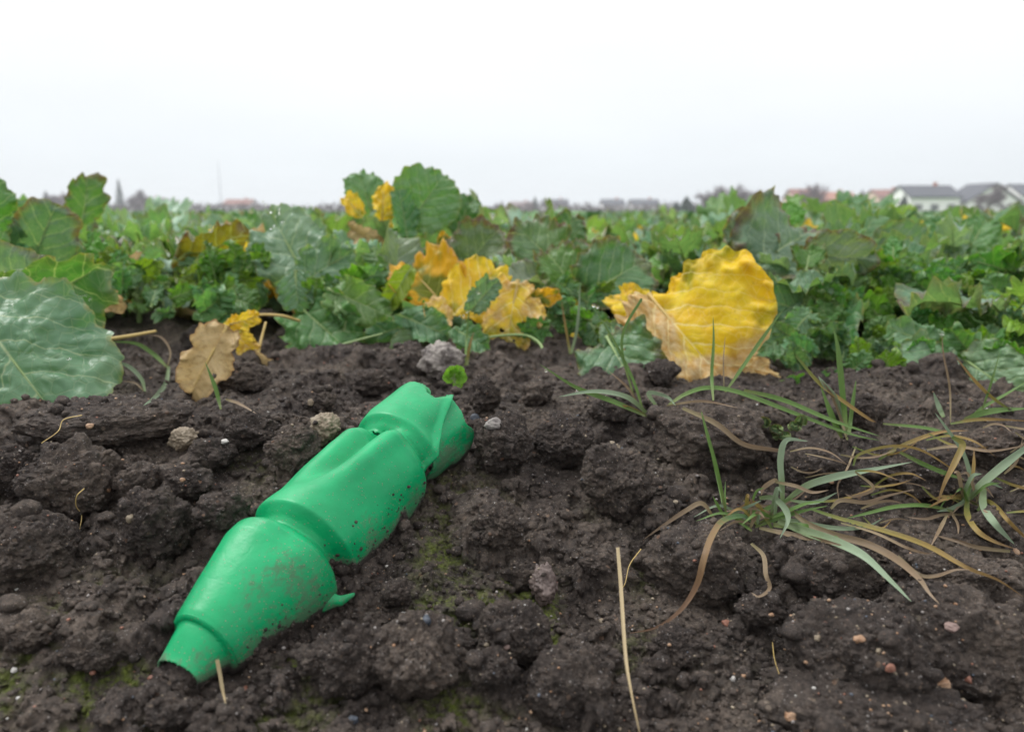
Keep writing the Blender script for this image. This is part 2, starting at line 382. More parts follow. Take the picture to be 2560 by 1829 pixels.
def flapf(t, th, u): return -.0038 + .007*sstep(75*D2R, 130*D2R, th)*u + .003*sstep(.5, 1, u)*sstep(60*D2R, 85*D2R, th)
piece('torn_flap', lambda th: tc2(th)+.004+.014*sstep(60*D2R, 90*D2R, th), lambda th: .985+jag(th, 15, .004, 4)-.03*gauss(th, 85*D2R, 14*D2R) - .05*sstep(100*D2R, 130*D2R, th), 70, 90, 50*D2R, 150*D2R, fn=flapf, w0=lambda u: slit(u) - .16)
# torn tongue sticking out at the first groove
def tongue():
    B = at(800, 1475, .452); nt, nw = 40, 12; u = np.linspace(0, 1, nt); Pts = []
    cen = np.array([at(a_, b_, min(y_, hit_ground(a_, b_+34)[1]-.004)) for a_, b_, y_ in ((770, 1462, .380), (812, 1474, .383), (850, 1490, .390), (888, 1480, .395))])
    tt = np.array([0, .4, .7, 1]); cc = np.stack([np.interp(u, tt, cen[:, k]) for k in range(3)], -1)
    k = np.exp(-np.linspace(-2, 2, 9)**2); k /= k.sum()
    cc = np.stack([np.convolve(np.pad(cc[:, j], 4, 'edge'), k, 'valid') for j in range(3)], -1)
    wd = np.interp(u, [0, .35, .6, .85, 1], [.013, .011, .0060, .0028, .0012])
    V = []
    for i in range(nt):
        for j in range(nw):
            v = j/(nw-1); q = cc[i] + np.array((.15, -.35, -1.0))*wd[i]*v + np.array((0, -.004, 0))*math.sin(v*PI)*(1-u[i])
            V.append(q)
    V = np.array(V); me = mesh_np('tear_strip', V, gridfaces(nt, nw), BOT); vattr(me, 'dirt', .35 + .3*np.tile(np.linspace(0, 1, nw), nt))
    o = obj('tear_strip', me, root, world_mesh=True); md = o.modifiers.new('shell', 'SOLIDIFY'); md.thickness = .0012; md.offset = 0
tongue()

# ------------------------------------------------------------------ clods and stones
def ico(sub):
    bm = bmesh.new(); bmesh.ops.create_icosphere(bm, subdivisions=sub, radius=1); v = np.array([q.co[:] for q in bm.verts]); f = np.array([[w.index for w in q.verts] for q in bm.faces]); bm.free()
    return v, f
ICO = {k: ico(k) for k in (1, 2, 3, 4, 5, 6)}
def mud():      # crumbs of soil stuck along the lower right flank
    rs = np.random.RandomState(4); v, f = ICO[1]; Vs, Fs, off = [], [], 0
    for k in range(1500):
        t_ = rs.uniform(.10, .72); th_ = rs.normal(1.6, .28)
        P = surf(np.array([t_]), np.array([th_]))[0]; h_ = P[2] - gz(P[0], P[1])
        if rs.rand() > math.exp(-max(h_, 0)/.008) + .015: continue
        r_ = min(.0004*math.exp(abs(rs.normal())*.6), .0022)*(1.4 if h_ < .01 else .7)
        Vs.append(v*r_*rs.uniform(.7, 1.3, 3) + P); Fs.append(f+off); off += len(v)
    me = mesh_np('mud_crumbs', np.concatenate(Vs), np.concatenate(Fs), SOILC); o = obj('mud_crumbs', me, root, world_mesh=True); o['kind'] = 'stuff'
mud()
def rock_verts(sub, seed, planes=14, ang=.5, lump=.18, rough=.03, soft=.0):
    v, f = ICO[sub]; rs = np.random.RandomState(seed)
    n = rs.normal(size=(planes, 3)); n /= np.linalg.norm(n, axis=1)[:, None]; h = rs.uniform(.72, 1.0, planes)
    dt = np.clip(v@n.T, .05, None); r = np.exp(-np.log(np.exp(-(h/dt)*9).sum(1))/9*0)  # placeholder
    r = (h/dt); r = -np.log(np.exp(-r*11).sum(1))/11; r = np.clip(r, .5, 1.15)
    r = r*ang + (1-ang)
    r = r*(1 + lump*noise3(v*1.6 + seed*1.7) + lump*.45*noise3(v*3.7 + seed))
    if rough: r = r + rough*1.8*fbm(v+seed*.37, 6, 4, .6)
    return v*r[:, None], f
def clod(px, py, wpx, hpx, label, seed, depth=None, mat=None, asp=1.0, dz=0.0045, name='soil_clod', cat='clod', sub=None, rough=.045, lump=.16, ang=.45, group='clods of dark soil'):
    """px,py,wpx,hpx on the 2273 px view: centre and half size"""
    qx, qy = dv(px, py); base = hit_ground(*dv(px, py + hpx*.75)); Y = base[1] + (depth or 0) + .25*wpx*1.126/F*base[1]
    c = at(qx, qy, Y); D = Y*cp_ + (CAMZ-c[2])*sp_
    rx = wpx*1.126/F*D; rz = hpx*1.126/F*D*1.05; ry = (rx*.55+rz*.45)*asp
    v, f = rock_verts(sub or (6 if wpx > 58 else 5), seed, lump=lump, ang=ang, rough=.012)
    V = v*np.array((rx*.98, ry*.95, rz*1.03)); rm = min(rx, rz)
    V = V + (rough*2.1*rm*(fbm(V + c, 2.2/rm, 5, .62) - .9*np.abs(noise3((V + c)*1.3/rm))))[:, None]*v
    V = V + (.0016*fbm(V + c, 140, 4, .7) + .0009*fbm(V + c, 520, 3, .7))[:, None]*v
    z0 = c[2]+dz
    me = mesh_np(name, V, f, mat or SOILC); o = obj(name, me, loc=(c[0], c[1], z0)); SOLIDS.append((V + np.array((c[0], c[1], z0)), f))
    tag(o, label, cat, group); return o
CL = [
 (160, 1095, 108, 100, 'large angular dark clod with a curled root fibre on its face, left side'),
 (62, 1235, 118, 80, 'broad crumbly clod at the left picture edge below the angular one'),
 (350, 1185, 82, 78, 'rounded clod just right of the large angular clod on the left'),
 (40, 1060, 68, 52, 'clod cut by the left edge just below the big leaf'),
 (235, 945, 200, 46, 'long flat slab of soil in front of the big left leaf'),
 (215, 1458, 66, 40, 'low dark clod left of the bottle neck'),
 (500, 1150, 58, 42, 'small clod against the left flank of the bottle middle'),
 (560, 970, 62, 40, 'lumpy clod behind the white flat pebble'),
 (655, 1010, 60, 48, 'dark clod below the tan stone left of the bottle'),
 (470, 1020, 54, 36, 'clod left of the lumpy one, above the middle of the bottle'),
 (420, 1085, 50, 36, 'small knobbly clod among the left rubble'),
 (310, 1090, 48, 46, 'clod wedged behind the rounded one on the left'),
 (545, 850, 60, 32, 'clod behind the soil edge, right of the hanging tan leaf'),
 (1073, 885, 36, 38, 'round smooth clod just right of the bottle open end'),
 (1115, 1000, 66, 62, 'clod right of the bottle rear section with two pebbles above'),
 (1250, 995, 72, 55, 'split clod in the middle behind the bottle, left of the big one'),
 (1368, 1085, 82, 78, 'large rounded clod right of centre'),
 (1575, 975, 128, 78, 'biggest clod at mid right, below the long green grass blade'),
 (1545, 1265, 112, 92, 'large clod under the main grass tuft'),
 (1465, 835, 40, 28, 'small dark clod in front of the big yellow leaf'),
 (925, 1480, 95, 82, 'rounded clod front centre with small pebbles on top'),
 (1140, 1420, 82, 72, 'clod front centre behind the rounded ones, orange grain on its face'),
 (1250, 1545, 104, 88, 'tall pointed clod at the lower picture edge left of the straw'),
 (1095, 1500, 60, 36, 'narrow clod wedged between the two large front clods'),
 (785, 1480, 88, 66, 'cracked clod in front of the bottle front section'),
 (700, 1480, 50, 34, 'low clod by the short straw and the bottle'),
 (1110, 1180, 60, 50, 'crumbly clod beside the bottle middle, right side'),
 (1320, 1265, 36, 24, 'small dark clod left of the straw top'),
 (1850, 1285, 110, 66, 'smooth mound of soil below the brown blades'),
 (1900, 1475, 150, 130, 'broad low mound at the lower right, grains on top'),
 (2110, 1430, 190, 105, 'largest sandy mound at the lower right corner'),
 (1940, 1600, 240, 70, 'front mound at the bottom edge, lower right'),
 (2120, 1290, 85, 42, 'clod beside the end of the long brown blade'),
 (1810, 1050, 80, 50, 'clod behind the tall grey-green grass blade'),
 (2040, 1065, 80, 46, 'clod between the two right grass tufts'),
 (2215, 1010, 70, 42, 'clod at the right picture edge behind the grass'),
 (1690, 1370, 50, 34, 'small clod right of the curled brown blade'),
 (380, 1600, 56, 36, 'small clod at the lower left edge'),
 (60, 1420, 70, 38, 'low crumbly clod at the far lower left'),
 (1160, 1290, 44, 30, 'small clod right of the torn green tongue'),
 (880, 1330, 36, 28, 'small clod below the torn green tongue'),
 (820, 860, 46, 30, 'dark clod left of the bottle open end, behind it'),
 (700, 900, 46, 28, 'low clod behind the tan stone'),
 (1360, 920, 46, 30, 'clod left of the grey-green grass clump'),
 (1190, 880, 40, 26, 'clod behind the grey pebble, below the yellow leaves'),
 (2200, 1180, 46, 30, 'clod below the right grass tuft'),
 (1500, 1450, 60, 34, 'low clod right of the straw'),
 (1900, 930, 60, 34, 'clod under the upright grass at right'),
]
for i, (x, y, w, h, lb) in enumerate(CL):
    clod(x, y, w, h, lb, 100+i, depth=(.01 if w > 100 else 0), lump=.2 if w < 100 else .14, ang=.5)
def stone_mat(name, c1, c2, sc=160, rough=.6, bump=.0006):
    t = NT(name); p = t.n('ShaderNodeNewGeometry').outputs['Position']
    n = t.noise(p, sc, 5, .65).outputs[0]; m = t.noise(p, sc*4, 4, .7).outputs[0]
    c = t.mix(t.rng(n, .35, .65), c1, c2); c = t.mix(t.rng(m, .55, .75, 0, .5), c, (.06, .05, .045))
    return t.done(t.bsdf(c, rough, .4, t.bump(m, bump, .6)))
SM = {'white': stone_mat('white_quartz', (.30, .285, .26), (.46, .45, .43)), 'red': stone_mat('red_brown_stone', (.15, .065, .045), (.23, .105, .07)),
      'orange': stone_mat('orange_flint', (.22, .12, .065), (.33, .22, .14)), 'tan': stone_mat('tan_stone', (.16, .125, .085), (.24, .20, .145)),
      'grey': stone_mat('grey_stone', (.14, .125, .12), (.25, .23, .215)), 'blue': stone_mat('blue_grey_stone', (.035, .045, .06), (.08, .09, .11)),
      'pink': stone_mat('pink_stone', (.17, .115, .10), (.24, .17, .15)), 'brown': stone_mat('brown_stone', (.075, .055, .05), (.12, .09, .08))}
ST = [
 (97, 1611, 14, 12, 'white', 'white angular pebble at the lower left corner'), (338, 1499, 13, 10, 'red', 'small red-brown pebble just below the bottle neck'),
 (543, 1527, 17, 15, 'red', 'larger red-brown pebble right of the short straw'), (493, 976, 18, 8, 'white', 'flat white pebble left of the bottle, in the back'),
 (1098, 930, 24, 19, 'grey', 'pale grey-tan pebble standing right of the bottle open end'), (1055, 920, 15, 16, 'blue', 'blue-grey pebble tucked against the bottle flap'),
 (2088, 1508, 31, 13, 'orange', 'elongated orange pebble on the lower right mound'), (1755, 1582, 17, 13, 'orange', 'orange pebble near the bottom edge, right of the straw'),
 (1975, 1475, 14, 14, 'red', 'pointed red-brown pebble at the foot of the right mound'), (2112, 1382, 18, 14, 'pink', 'pinkish pebble on top of the right mound'),
 (1908, 1412, 17, 10, 'orange', 'rough orange-brown pebble left of the right mound top'), (1928, 1388, 13, 7, 'tan', 'thin tan pebble just above the rough orange one'),
 (1612, 1377, 14, 12, 'red', 'dull red pebble beside the dark hole on the right'), (898, 1357, 10, 7, 'white', 'small cream pebble on the moss below the torn tongue'),
 (1068, 1606, 14, 9, 'blue', 'dark blue rounded pebble at the bottom edge centre'), (782, 1590, 17, 16, 'blue', 'charcoal angular pebble near the bottom, left of centre'),
 (2253, 1219, 13, 10, 'orange', 'glossy orange pebble at the right edge by the grass'), (1440, 943, 9, 9, 'tan', 'round tan pebble behind the mid right clod'),
 (688, 887, 10, 10, 'tan', 'cream pebble on the soil behind the bottle, left'), (945, 1368, 15, 18, 'blue', 'black stone chip front centre next to moss'),
 (290, 1142, 14, 13, 'tan', 'tan pebble between the left clods'), (240, 1085, 7, 6, 'orange', 'tiny orange pebble on the left clod'),
 (1335, 1373, 8, 9, 'tan', 'tan round pebble just left of the straw'), (1125, 1431, 10, 8, 'pink', 'pink pebble on the front centre clod'),
 (1080, 1427, 7, 7, 'tan', 'tiny tan pebble left of the pink one on the clod'), (405, 1060, 9, 8, 'orange', 'orange grain above the left rubble'),
 (200, 940, 12, 9, 'orange', 'orange pebble on the slab below the big leaf'), (2150, 1500, 9, 13, 'red', 'upright red pebble right of the elongated orange one'),
 (1815, 1410, 9, 9, 'tan', 'small tan pebble left of the thin one'), (1845, 1065, 8, 7, 'orange', 'orange grain behind the tall blade'),
 (1500, 1110, 8, 7, 'tan', 'tan grain on the large rounded clod'), (205, 1488, 9, 7, 'red', 'red grain on the low dark clod at left'),
 (1650, 1495, 9, 7, 'orange', 'orange grain on the flat soil lower right'), (1710, 1360, 10, 7, 'orange', 'amber pebble under the curled brown blade'),
 (2290*.99, 1330, 10, 9, 'grey', 'grey pebble at the right edge below the grass'), (1625, 1500, 10, 9, 'white', 'little white pebble lower right of the straw'),
 (35, 1305, 9, 7, 'white', 'white grain on the broad left clod'), (30, 1480, 13, 9, 'white', 'white chip at the far left edge'),
 (1950, 1440, 9, 8, 'tan', 'tan grain above the pointed red pebble'), (820, 1330, 9, 8, 'white', 'pale grain just under the torn tongue'),
]
def stone(px, py, w, h, col, label, seed, **k):
    p = hitd(px, py + h*.5); D = p[1]*cp_ + (CAMZ-p[2])*sp_
    rx = .74*w*1.126/F*D; rz = .74*h*1.126/F*D
    v, f = rock_verts(4 if w > 15 else 3, seed, ang=.85, lump=.22, rough=.04, planes=9)
    me = mesh_np('pebble', v*np.array((rx, (rx+rz)/2, rz)), f, SM[col]); o = obj('pebble', me, loc=(p[0], p[1], p[2]-rz*.12)); o.rotation_euler = (0, random.uniform(-.2, .2), 0)
    tag(o, label, 'pebble', 'pebbles on the soil')
for i, q in enumerate(ST): stone(*q, 300+i)
_pc = A0 + ax*BL*.035; _v, _f = rock_verts(5, 499, lump=.2, rough=.05); _pm = mesh_np('soil_clod', _v*np.array((.0135, .011, .0095)) + _pc - np.array((0, 0, .0055)), _f, SOILC)
tag(obj('soil_clod', _pm), 'plug of soil filling the mouth of the green bottle', 'clod', 'clods of dark soil')
CRUST = stone_mat('crusted_grey_stone', (.075, .062, .058), (.26, .235, .21), sc=70, bump=.002)
clod(722, 962, 36, 32, 'tan crusted stone left of the bottle rear section', 401, mat=SM['tan'], name='stone', cat='stone', group='stones', rough=.05)
clod(408, 985, 30, 24, 'brown crusted stone in the left back rubble', 402, mat=SM['tan'], name='stone', cat='stone', group='stones')
clod(985, 812, 48, 40, 'pale grey lichen-crusted stone right behind the bottle end', 403, mat=CRUST, name='stone', cat='stone', group='stones', rough=.07)
clod(1210, 1312, 34, 36, 'brown wedge-shaped stone on mossy soil right of the bottle', 404, mat=SM['brown'], name='stone', cat='stone', group='stones', rough=.02, ang=.9)
clod(1360, 1008, 16, 12, 'small mossy tan stone on the rounded clod', 405, mat=SM['tan'], name='stone', cat='stone', group='stones')

# crumbs and gravel nobody could count
def scatter_bits(name, N, rmin, rmax, sub, mats, wts, seed, label, ymax=1.5):
    rs = np.random.RandomState(seed); v, f = ICO[sub]; Vs, Fs, Mi = [], [], []; off = 0
    shapes = [rock_verts(sub, seed+k, ang=.6, lump=.25, rough=.06)[0] for k in range(8)]
    for k in range(N):
        y = .23*math.exp(rs.rand()*math.log(ymax/.23)); x = (rs.rand()*2-1)*(y*.85+.02)
        if rs.rand() > .35 + .65*float(sstep(-.25, .2, noise3(np.array([[x*14, y*14, seed]]))[0])): continue
        r = rmin*math.exp(abs(rs.normal())*.55); r = min(r, rmax)*(.75+.6*y)
        a = rs.rand()*6.3; ca, sa = math.cos(a), math.sin(a); w = shapes[k % 8]*r*np.array((1.15, .9, .8))
        w = np.stack([w[:, 0]*ca-w[:, 1]*sa, w[:, 0]*sa+w[:, 1]*ca, w[:, 2]], -1) + np.array((x, y, topz(x, y)+r*(.25 if sub > 1 else .1)))
        Vs.append(w); Fs.append(f+off); off += len(v); Mi.append(np.full(len(f), rs.choice(len(mats), p=wts)))
    me = mesh_np(name, np.concatenate(Vs), np.concatenate(Fs), mats, smooth=True, fmat=np.concatenate(Mi)); o = obj(name, me); tag(o, label, None, None, 'stuff'); return o
scatter_bits('soil_crumbs', 6500, .0013, .0080, 2, [SOILC], [1], 21, 'loose dark soil crumbs strewn over the ground')
scatter_bits('grit', 4200, .0005, .0012, 1, [SM['white'], SM['orange'], SM['red'], SM['tan'], SM['grey'], SM['blue']], [.05, .22, .16, .27, .20, .10], 22, 'fine coloured grit scattered in the soil', 1.0)
# ------------------------------------------------------------------ leaf materials
def vein_mask(t, P_, uvx, uvy, n=5.0, slope=.80, w=.010):
    ax_ = t.M('ABSOLUTE', uvx)
    mid = t.rng(ax_, t.M('MULTIPLY', t.M('MAXIMUM', t.M('SUBTRACT', 1.12, uvy), .1), .017), 0.0)      # 1 on the midrib
    sg = t.M('MULTIPLY', t.M('GREATER_THAN', uvx, 0.0), .45/n)
    s = t.M('ADD', t.M('SUBTRACT', uvy, t.M('MULTIPLY', ax_, slope)), sg)
    s = t.M('SUBTRACT', s, t.M('MULTIPLY', t.M('MULTIPLY', ax_, ax_), .55))
    wob = t.noise(P_, 4.5, 3).outputs[0]
    s = t.M('ADD', s, t.M('MULTIPLY', t.M('SUBTRACT', wob, .5), .16))
    fr = t.M('FRACT', t.M('MULTIPLY', s, n)); d = t.M('DIVIDE', t.M('MINIMUM', fr, t.M('SUBTRACT', 1.0, fr)), n)
    lat = t.rng(d, t.M('MULTIPLY', t.M('MAXIMUM', t.M('SUBTRACT', .62, ax_), .12), w*1.5), 0.0)
    return mid, lat, d
def leaf_material(name, kind='green'):
    t = NT(name); uv = t.n('ShaderNodeUVMap').outputs[0]; sx = t.n('ShaderNodeSeparateXYZ', {0: uv}); x, y = sx.outputs[0], sx.outputs[1]
    oi = t.n('ShaderNodeObjectInfo'); oc = oi.outputs['Color']; rnd = oi.outputs['Random']
    off = t.n('ShaderNodeCombineXYZ', {0: t.M('MULTIPLY', rnd, 30.0), 1: t.M('MULTIPLY', rnd, 11.0)})
    P = t.n('ShaderNodeVectorMath', {0: uv, 1: off}, operation='ADD').outputs[0]
    mid, lat, d = vein_mask(t, P, x, y, w=.020 if kind in ('yellow', 'mixed') else .012)
    net = t.n('ShaderNodeTexVoronoi', {'Vector': P, 'Scale': 15.0}, feature='DISTANCE_TO_EDGE').outputs[0]
    netm = t.rng(net, .05, .0, 0, .5)
    edge = t.attr('edge'); n1 = t.noise(P, 3.2, 4, .6).outputs[0]; n2 = t.noise(P, 14, 4, .65).outputs[0]
    if kind == 'green':
        c = t.mul(1.0, oc, t.mix(t.rng(n1, .3, .7), (.78, .85, .80), (1.2, 1.12, 1.1)))
        c = t.mix(t.rng(n2, .5, .75, 0, .22), c, t.mix(.5, c, (.13, .20, .165)))            # wax bloom
        pu = t.M('MULTIPLY', t.rng(t.M('ADD', edge, t.M('MULTIPLY', t.M('SUBTRACT', n1, .5), .9)), .72, 1.1), oi.outputs['Alpha'])
        c = t.mix(pu, c, t.mix(t.rng(n2, .4, .6), (.10, .045, .05), (.13, .09, .02)))
        c = t.mix(t.M('MULTIPLY', t.rng(t.M('ADD', edge, t.M('MULTIPLY', n2, .25)), 1.08, 1.16), .6), c, (.30, .25, .06))
        vc = t.mix(.72, c, (.42, .50, .28))
    elif kind == 'yellow':
        c = t.mix(t.rng(n1, .35, .68), (.78, .58, .030), (.76, .47, .018))
        c = t.mix(t.rng(t.noise(P, 2.1, 3, .5).outputs[0], .52, .70, 0, .9), c, (.22, .24, .012))
        dead = t.rng(t.M('ADD', t.M('ADD', t.M('MULTIPLY', t.M('SUBTRACT', n1, .5), .9), t.M('MULTIPLY', edge, .18)), t.attr('dead')), .55, .85)
        c = t.mix(dead, c, t.mix(t.rng(n2, .35, .65), (.55, .32, .09), (.66, .50, .27)))
        c = t.mix(t.rng(t.noise(P, 26, 3, .6).outputs[0], .66, .74, 0, .55), c, (.16, .08, .03))
        vc = t.mix(.75, c, (.86, .78, .42))
    elif kind == 'mixed':       # half green, half yellow
        n3 = t.noise(P, 2.4, 3, .5).outputs[0]
        c = t.mix(t.rng(t.M('ADD', n3, t.M('MULTIPLY', edge, .18)), .50, .70), (.13, .16, .012), (.66, .36, .012))
        c = t.mix(t.rng(t.M('ADD', edge, t.M('MULTIPLY', t.M('SUBTRACT', n2, .5), .5)), .90, 1.05), c, (.60, .36, .14))
        vc = t.mix(.5, c, (.5, .5, .12))
    else:                       # dead, papery
        c = t.mix(t.rng(n1, .3, .7), (.42, .30, .13), (.55, .42, .22))
        c = t.mix(t.rng(n2, .5, .7, 0, .6), c, (.24, .15, .06)); c = t.mix(t.rng(edge, .9, 1.0, 0, .6), c, (.26, .13, .05))
        vc = t.mix(.5, c, (.5, .33, .12))
    veins = t.M('MAXIMUM', t.M('MULTIPLY', mid, .95), t.M('MULTIPLY', lat, .75))
    bf = t.n('ShaderNodeNewGeometry').outputs['Backfacing']
    if kind == 'green': c = t.mix(t.M('MULTIPLY', bf, .40), c, (.17, .25, .16))
    c = t.mix(t.M('MULTIPLY', netm, .5), c, vc); c = t.mix(veins, c, vc)
    hgt = t.M('SUBTRACT', t.M('MULTIPLY', t.rng(d, 0, .06), .9), t.M('MULTIPLY', netm, .35)); hgt = t.M('ADD', hgt, t.M('MULTIPLY', n2, .5))
    nb = t.bump(hgt, .0016 if kind == 'green' else .0008, .8)
    b = t.bsdf(c, t.rng(n2, .3, .7, .30, .48) if kind == 'green' else .5, .5 if kind == 'green' else .3, nb)
    tl = t.n('ShaderNodeBsdfTranslucent', {'Color': t.mix(.5, c, t.mul(1.0, c, (2.1, 2.2, .35))) if kind == 'green' else c, 'Normal': nb})
    ms = t.n('ShaderNodeMixShader', {0: .36 if kind == 'green' else .40, 1: b.outputs[0], 2: tl.outputs[0]})
    return t.done(ms)
LM = {k: leaf_material(k + '_rape_leaf', k) for k in ('green', 'yellow', 'mixed', 'dead')}
def stalk_material(name, c1, c2):
    t = NT(name); p = t.n('ShaderNodeNewGeometry').outputs['Position']; n = t.noise(p, 90, 3).outputs[0]
    return t.done(t.bsdf(t.mix(n, c1, c2), .5, .4))
STALK = stalk_material('pale_green_stalk', (.14, .22, .07), (.24, .32, .13)); STALKY = stalk_material('yellowed_stalk', (.40, .28, .08), (.50, .38, .16))

def arc_map(x, y, z, L, bend, twist=0.0, bend0=0.0):
    """bend the flat blade along its length (y); positive bend droops"""
    n = 120; yy = np.linspace(-.6*L, 1.15*L, n); k = bend0 + bend*np.clip(yy/L, 0, 2); phi = k
    dy = yy[1]-yy[0]; Cy = np.concatenate([[0], np.cumsum(np.cos((phi[1:]+phi[:-1])/2)*dy)]); Cz = -np.concatenate([[0], np.cumsum(np.sin((phi[1:]+phi[:-1])/2)*dy)])
    o = np.interp(0, yy, Cy), np.interp(0, yy, Cz); Cy -= o[0]; Cz -= o[1]
    cy, cz, ph = np.interp(y, yy, Cy), np.interp(y, yy, Cz), np.interp(y, yy, phi)
    return np.stack([x, cy + z*np.sin(ph), cz + z*np.cos(ph)], -1)
def leaf_mesh(name, L=.15, W=.11, seed=1, teeth=15, tooth=.05, wav=.09, fold=.25, ripple=.10, bend=.9, bend0=0.0, cup=0.0, blister=.010, nr=15, nt=110, pet=.05, petr=.0022, mats=None,
              wide=.45, holes=(), dead=None, lobes=2, tw=0.0, curl=0.0, ripk=4.5, asym=1.0):
    rs = np.random.RandomState(seed)
    th = np.linspace(0, 2*PI, nt, endpoint=False); rad = np.linspace(0, 1, nr)**.85; cy0 = wide*L
    X0, Y0 = np.sin(th), np.cos(th)                                   # th=0 towards the tip
    p = 2.25; R = (np.abs(X0/(W/2))**p + np.abs(Y0/np.where(Y0 > 0, L-cy0, cy0))**p)**(-1/p)
    ph = rs.rand()*6.28; tt = (th*teeth/(2*PI)*1.0 + ph + .25*np.sin(th*3+ph)) % 1.0
    tri = np.where(tt < .72, tt/.72, (1-tt)/.28)
    amp = .55 + .9*rs.rand(teeth+3)[(th*teeth/(2*PI)).astype(int) % (teeth+2)]
    R = R*(1 + tooth*1.5*(tri-.5)*amp + 1.25*wav*noise3(np.stack([np.cos(th)*2.4, np.sin(th)*2.4, th*0+seed*3.3], -1)) + .25*wav*noise3(np.stack([np.cos(th)*6.4, np.sin(th)*6.4, th*0+seed*7.3], -1)) + .4*tooth*noise3(np.stack([np.cos(th)*22, np.sin(th)*22, th*0+seed], -1)))
    T, Q = np.meshgrid(th, rad, indexing='ij')
    x = np.sin(T)*R[:, None]*Q; y = np.cos(T)*R[:, None]*Q + cy0
    # surface relief
    u, v = x/L, y/L; av = np.abs(u); s = v - .72*av + np.where(u > 0, .45/6.5, 0) - .55*av*av
    q1 = np.abs(noise3(np.stack([u*7, v*7, u*0+seed*2.7], -1))); q2 = np.abs(noise3(np.stack([u*15, v*15, u*0+seed*5.1], -1)))
    z = fold*np.abs(x)**1.25/(W**.25) + cup*(x**2)/W
    z += blister*L*(1.3*np.sqrt(q1+.02) + .7*np.sqrt(q2+.02) - .8)*sstep(0, .06, av)*(1-Q**6) - .010*L*gauss(u, 0, .022)*1.0
    z += ripple*L*Q**2.6*(.7*np.sin(T*ripk*.6+ph) + 1.6*noise3(np.stack([u*3.4, v*3.4, T*0+seed*1.9], -1)))*.55
    z += .045*L*noise3(np.stack([u*3.2, v*3.2, u*0+seed], -1)) + .11*ripple/.12*L*Q**2.5*noise3(np.stack([u*7.5, v*7.5, u*0+seed*2.9], -1)) + .05*ripple/.12*L*Q**5*noise3(np.stack([u*17, v*17, u*0+seed*4.9], -1))
    x = x*(1 - .25*curl*Q**3); x = np.where(x > 0, x*asym, x)
    P = arc_map(x.ravel(), y.ravel(), z.ravel(), L, bend, 0, bend0)
    nv = nt*nr; a = np.arange(nt)[:, None]*nr; b = ((np.arange(nt)+1) % nt)[:, None]*nr; k = np.arange(nr-1)[None, :]
    Fq = np.stack([a+k, b+k, b+k+1, a+k+1], -1).reshape(-1, 4)
    uvx, uvy = u.ravel(), v.ravel(); edge = Q.ravel()
    if holes:
        cxf = uvx[Fq].mean(1); cyf = uvy[Fq].mean(1); keep = np.ones(len(Fq), bool)
        jn = noise3(np.stack([cxf*14, cyf*14, cxf*0+seed], -1))
        for (hx, hy, hrx, hry) in holes: keep &= ((cxf-hx)/hrx)**2 + ((cyf-hy)/hry)**2 > 1 + .8*jn
        Fq = Fq[keep]
    Vs = [P]; Fs = [Fq]; mi = [np.zeros(len(Fq), int)]; UV = [np.stack([uvx, uvy], -1)]; E = [edge]; off = nv
    # little side lobes on the stalk
    for q in range(lobes):
        for sgn in (-1, 1):
            ln = L*(.20 - .05*q)*rs.uniform(.7, 1.2); yb = -pet*(.22+.30*q)*rs.uniform(.8, 1.2)
            m, n_ = 12, 5; tq = np.linspace(0, 1, m)[:, None]; vq = np.linspace(-1, 1, n_)[None, :]
            hw = ln*.30*np.sin(PI*np.clip(tq*.9+.05, 0, 1))**.7*(1+.22*np.sin(tq*19+q))
            px_ = sgn*(tq*ln + 0*vq); py_ = yb + tq*ln*.45 + vq*hw; pz_ = .18*tq*ln + .25*np.abs(vq)*hw + .1*ln*np.sin(tq*9+vq*2)
            Pl = arc_map(px_.ravel(), py_.ravel(), pz_.ravel(), L, bend, 0, bend0)
            Vs.append(Pl); g_ = gridfaces(m, n_)+off; Fs.append(g_); mi.append(np.zeros(len(g_), int)); UV.append(np.stack([(vq*hw+0*tq).ravel()/L*.6, .3+(tq*ln+0*vq).ravel()/L], -1)); E.append((.5+.4*np.abs(vq)+0*tq).ravel()); off += m*n_
    # stalk and raised midrib
    m, n_ = 22, 7; yy = np.linspace(-pet, L*.86, m); rrad = np.interp(yy, [-pet, 0, L*.86], [petr*1.5, petr, petr*.18])
    a_ = np.linspace(0, 2*PI, n_, endpoint=False)
    sx_ = (rrad[:, None]*np.cos(a_)[None, :]).ravel(); sy_ = np.repeat(yy, n_); szz = (rrad[:, None]*np.sin(a_)[None, :]).ravel() - .010*L - np.repeat(rrad, n_)*.5
    Ps = arc_map(sx_, sy_, szz, L, bend, 0, bend0); g_ = gridfaces(m, n_, True)+off
    Vs.append(Ps); Fs.append(g_); mi.append(np.ones(len(g_), int)); UV.append(np.zeros((m*n_, 2))); E.append(np.zeros(m*n_))
    V = np.concatenate(Vs); 
    if pet > 0: V = V - arc_map(np.array([0.]), np.array([-pet]), np.array([0.]), L, bend, 0, bend0)[0]
    if tw: c_, s_ = np.cos(tw*V[:, 1]/L), np.sin(tw*V[:, 1]/L); V = np.stack([V[:, 0]*c_+V[:, 2]*s_, V[:, 1], -V[:, 0]*s_+V[:, 2]*c_], -1)
    me = mesh_np(name, V, [np.concatenate(Fs)], mats or [LM['green'], STALK], fmat=np.concatenate(mi))
    UVa = np.concatenate(UV); vi = np.empty(len(me.loops), np.int32); me.loops.foreach_get('vertex_index', vi)
    ul = me.uv_layers.new(name='UVMap'); ul.data.foreach_set('uv', UVa[vi].astype(np.float32).ravel())
    vattr(me, 'edge', np.concatenate(E))
    if dead is not None: vattr(me, 'dead', dead(UVa[:, 0], UVa[:, 1]))
    return me
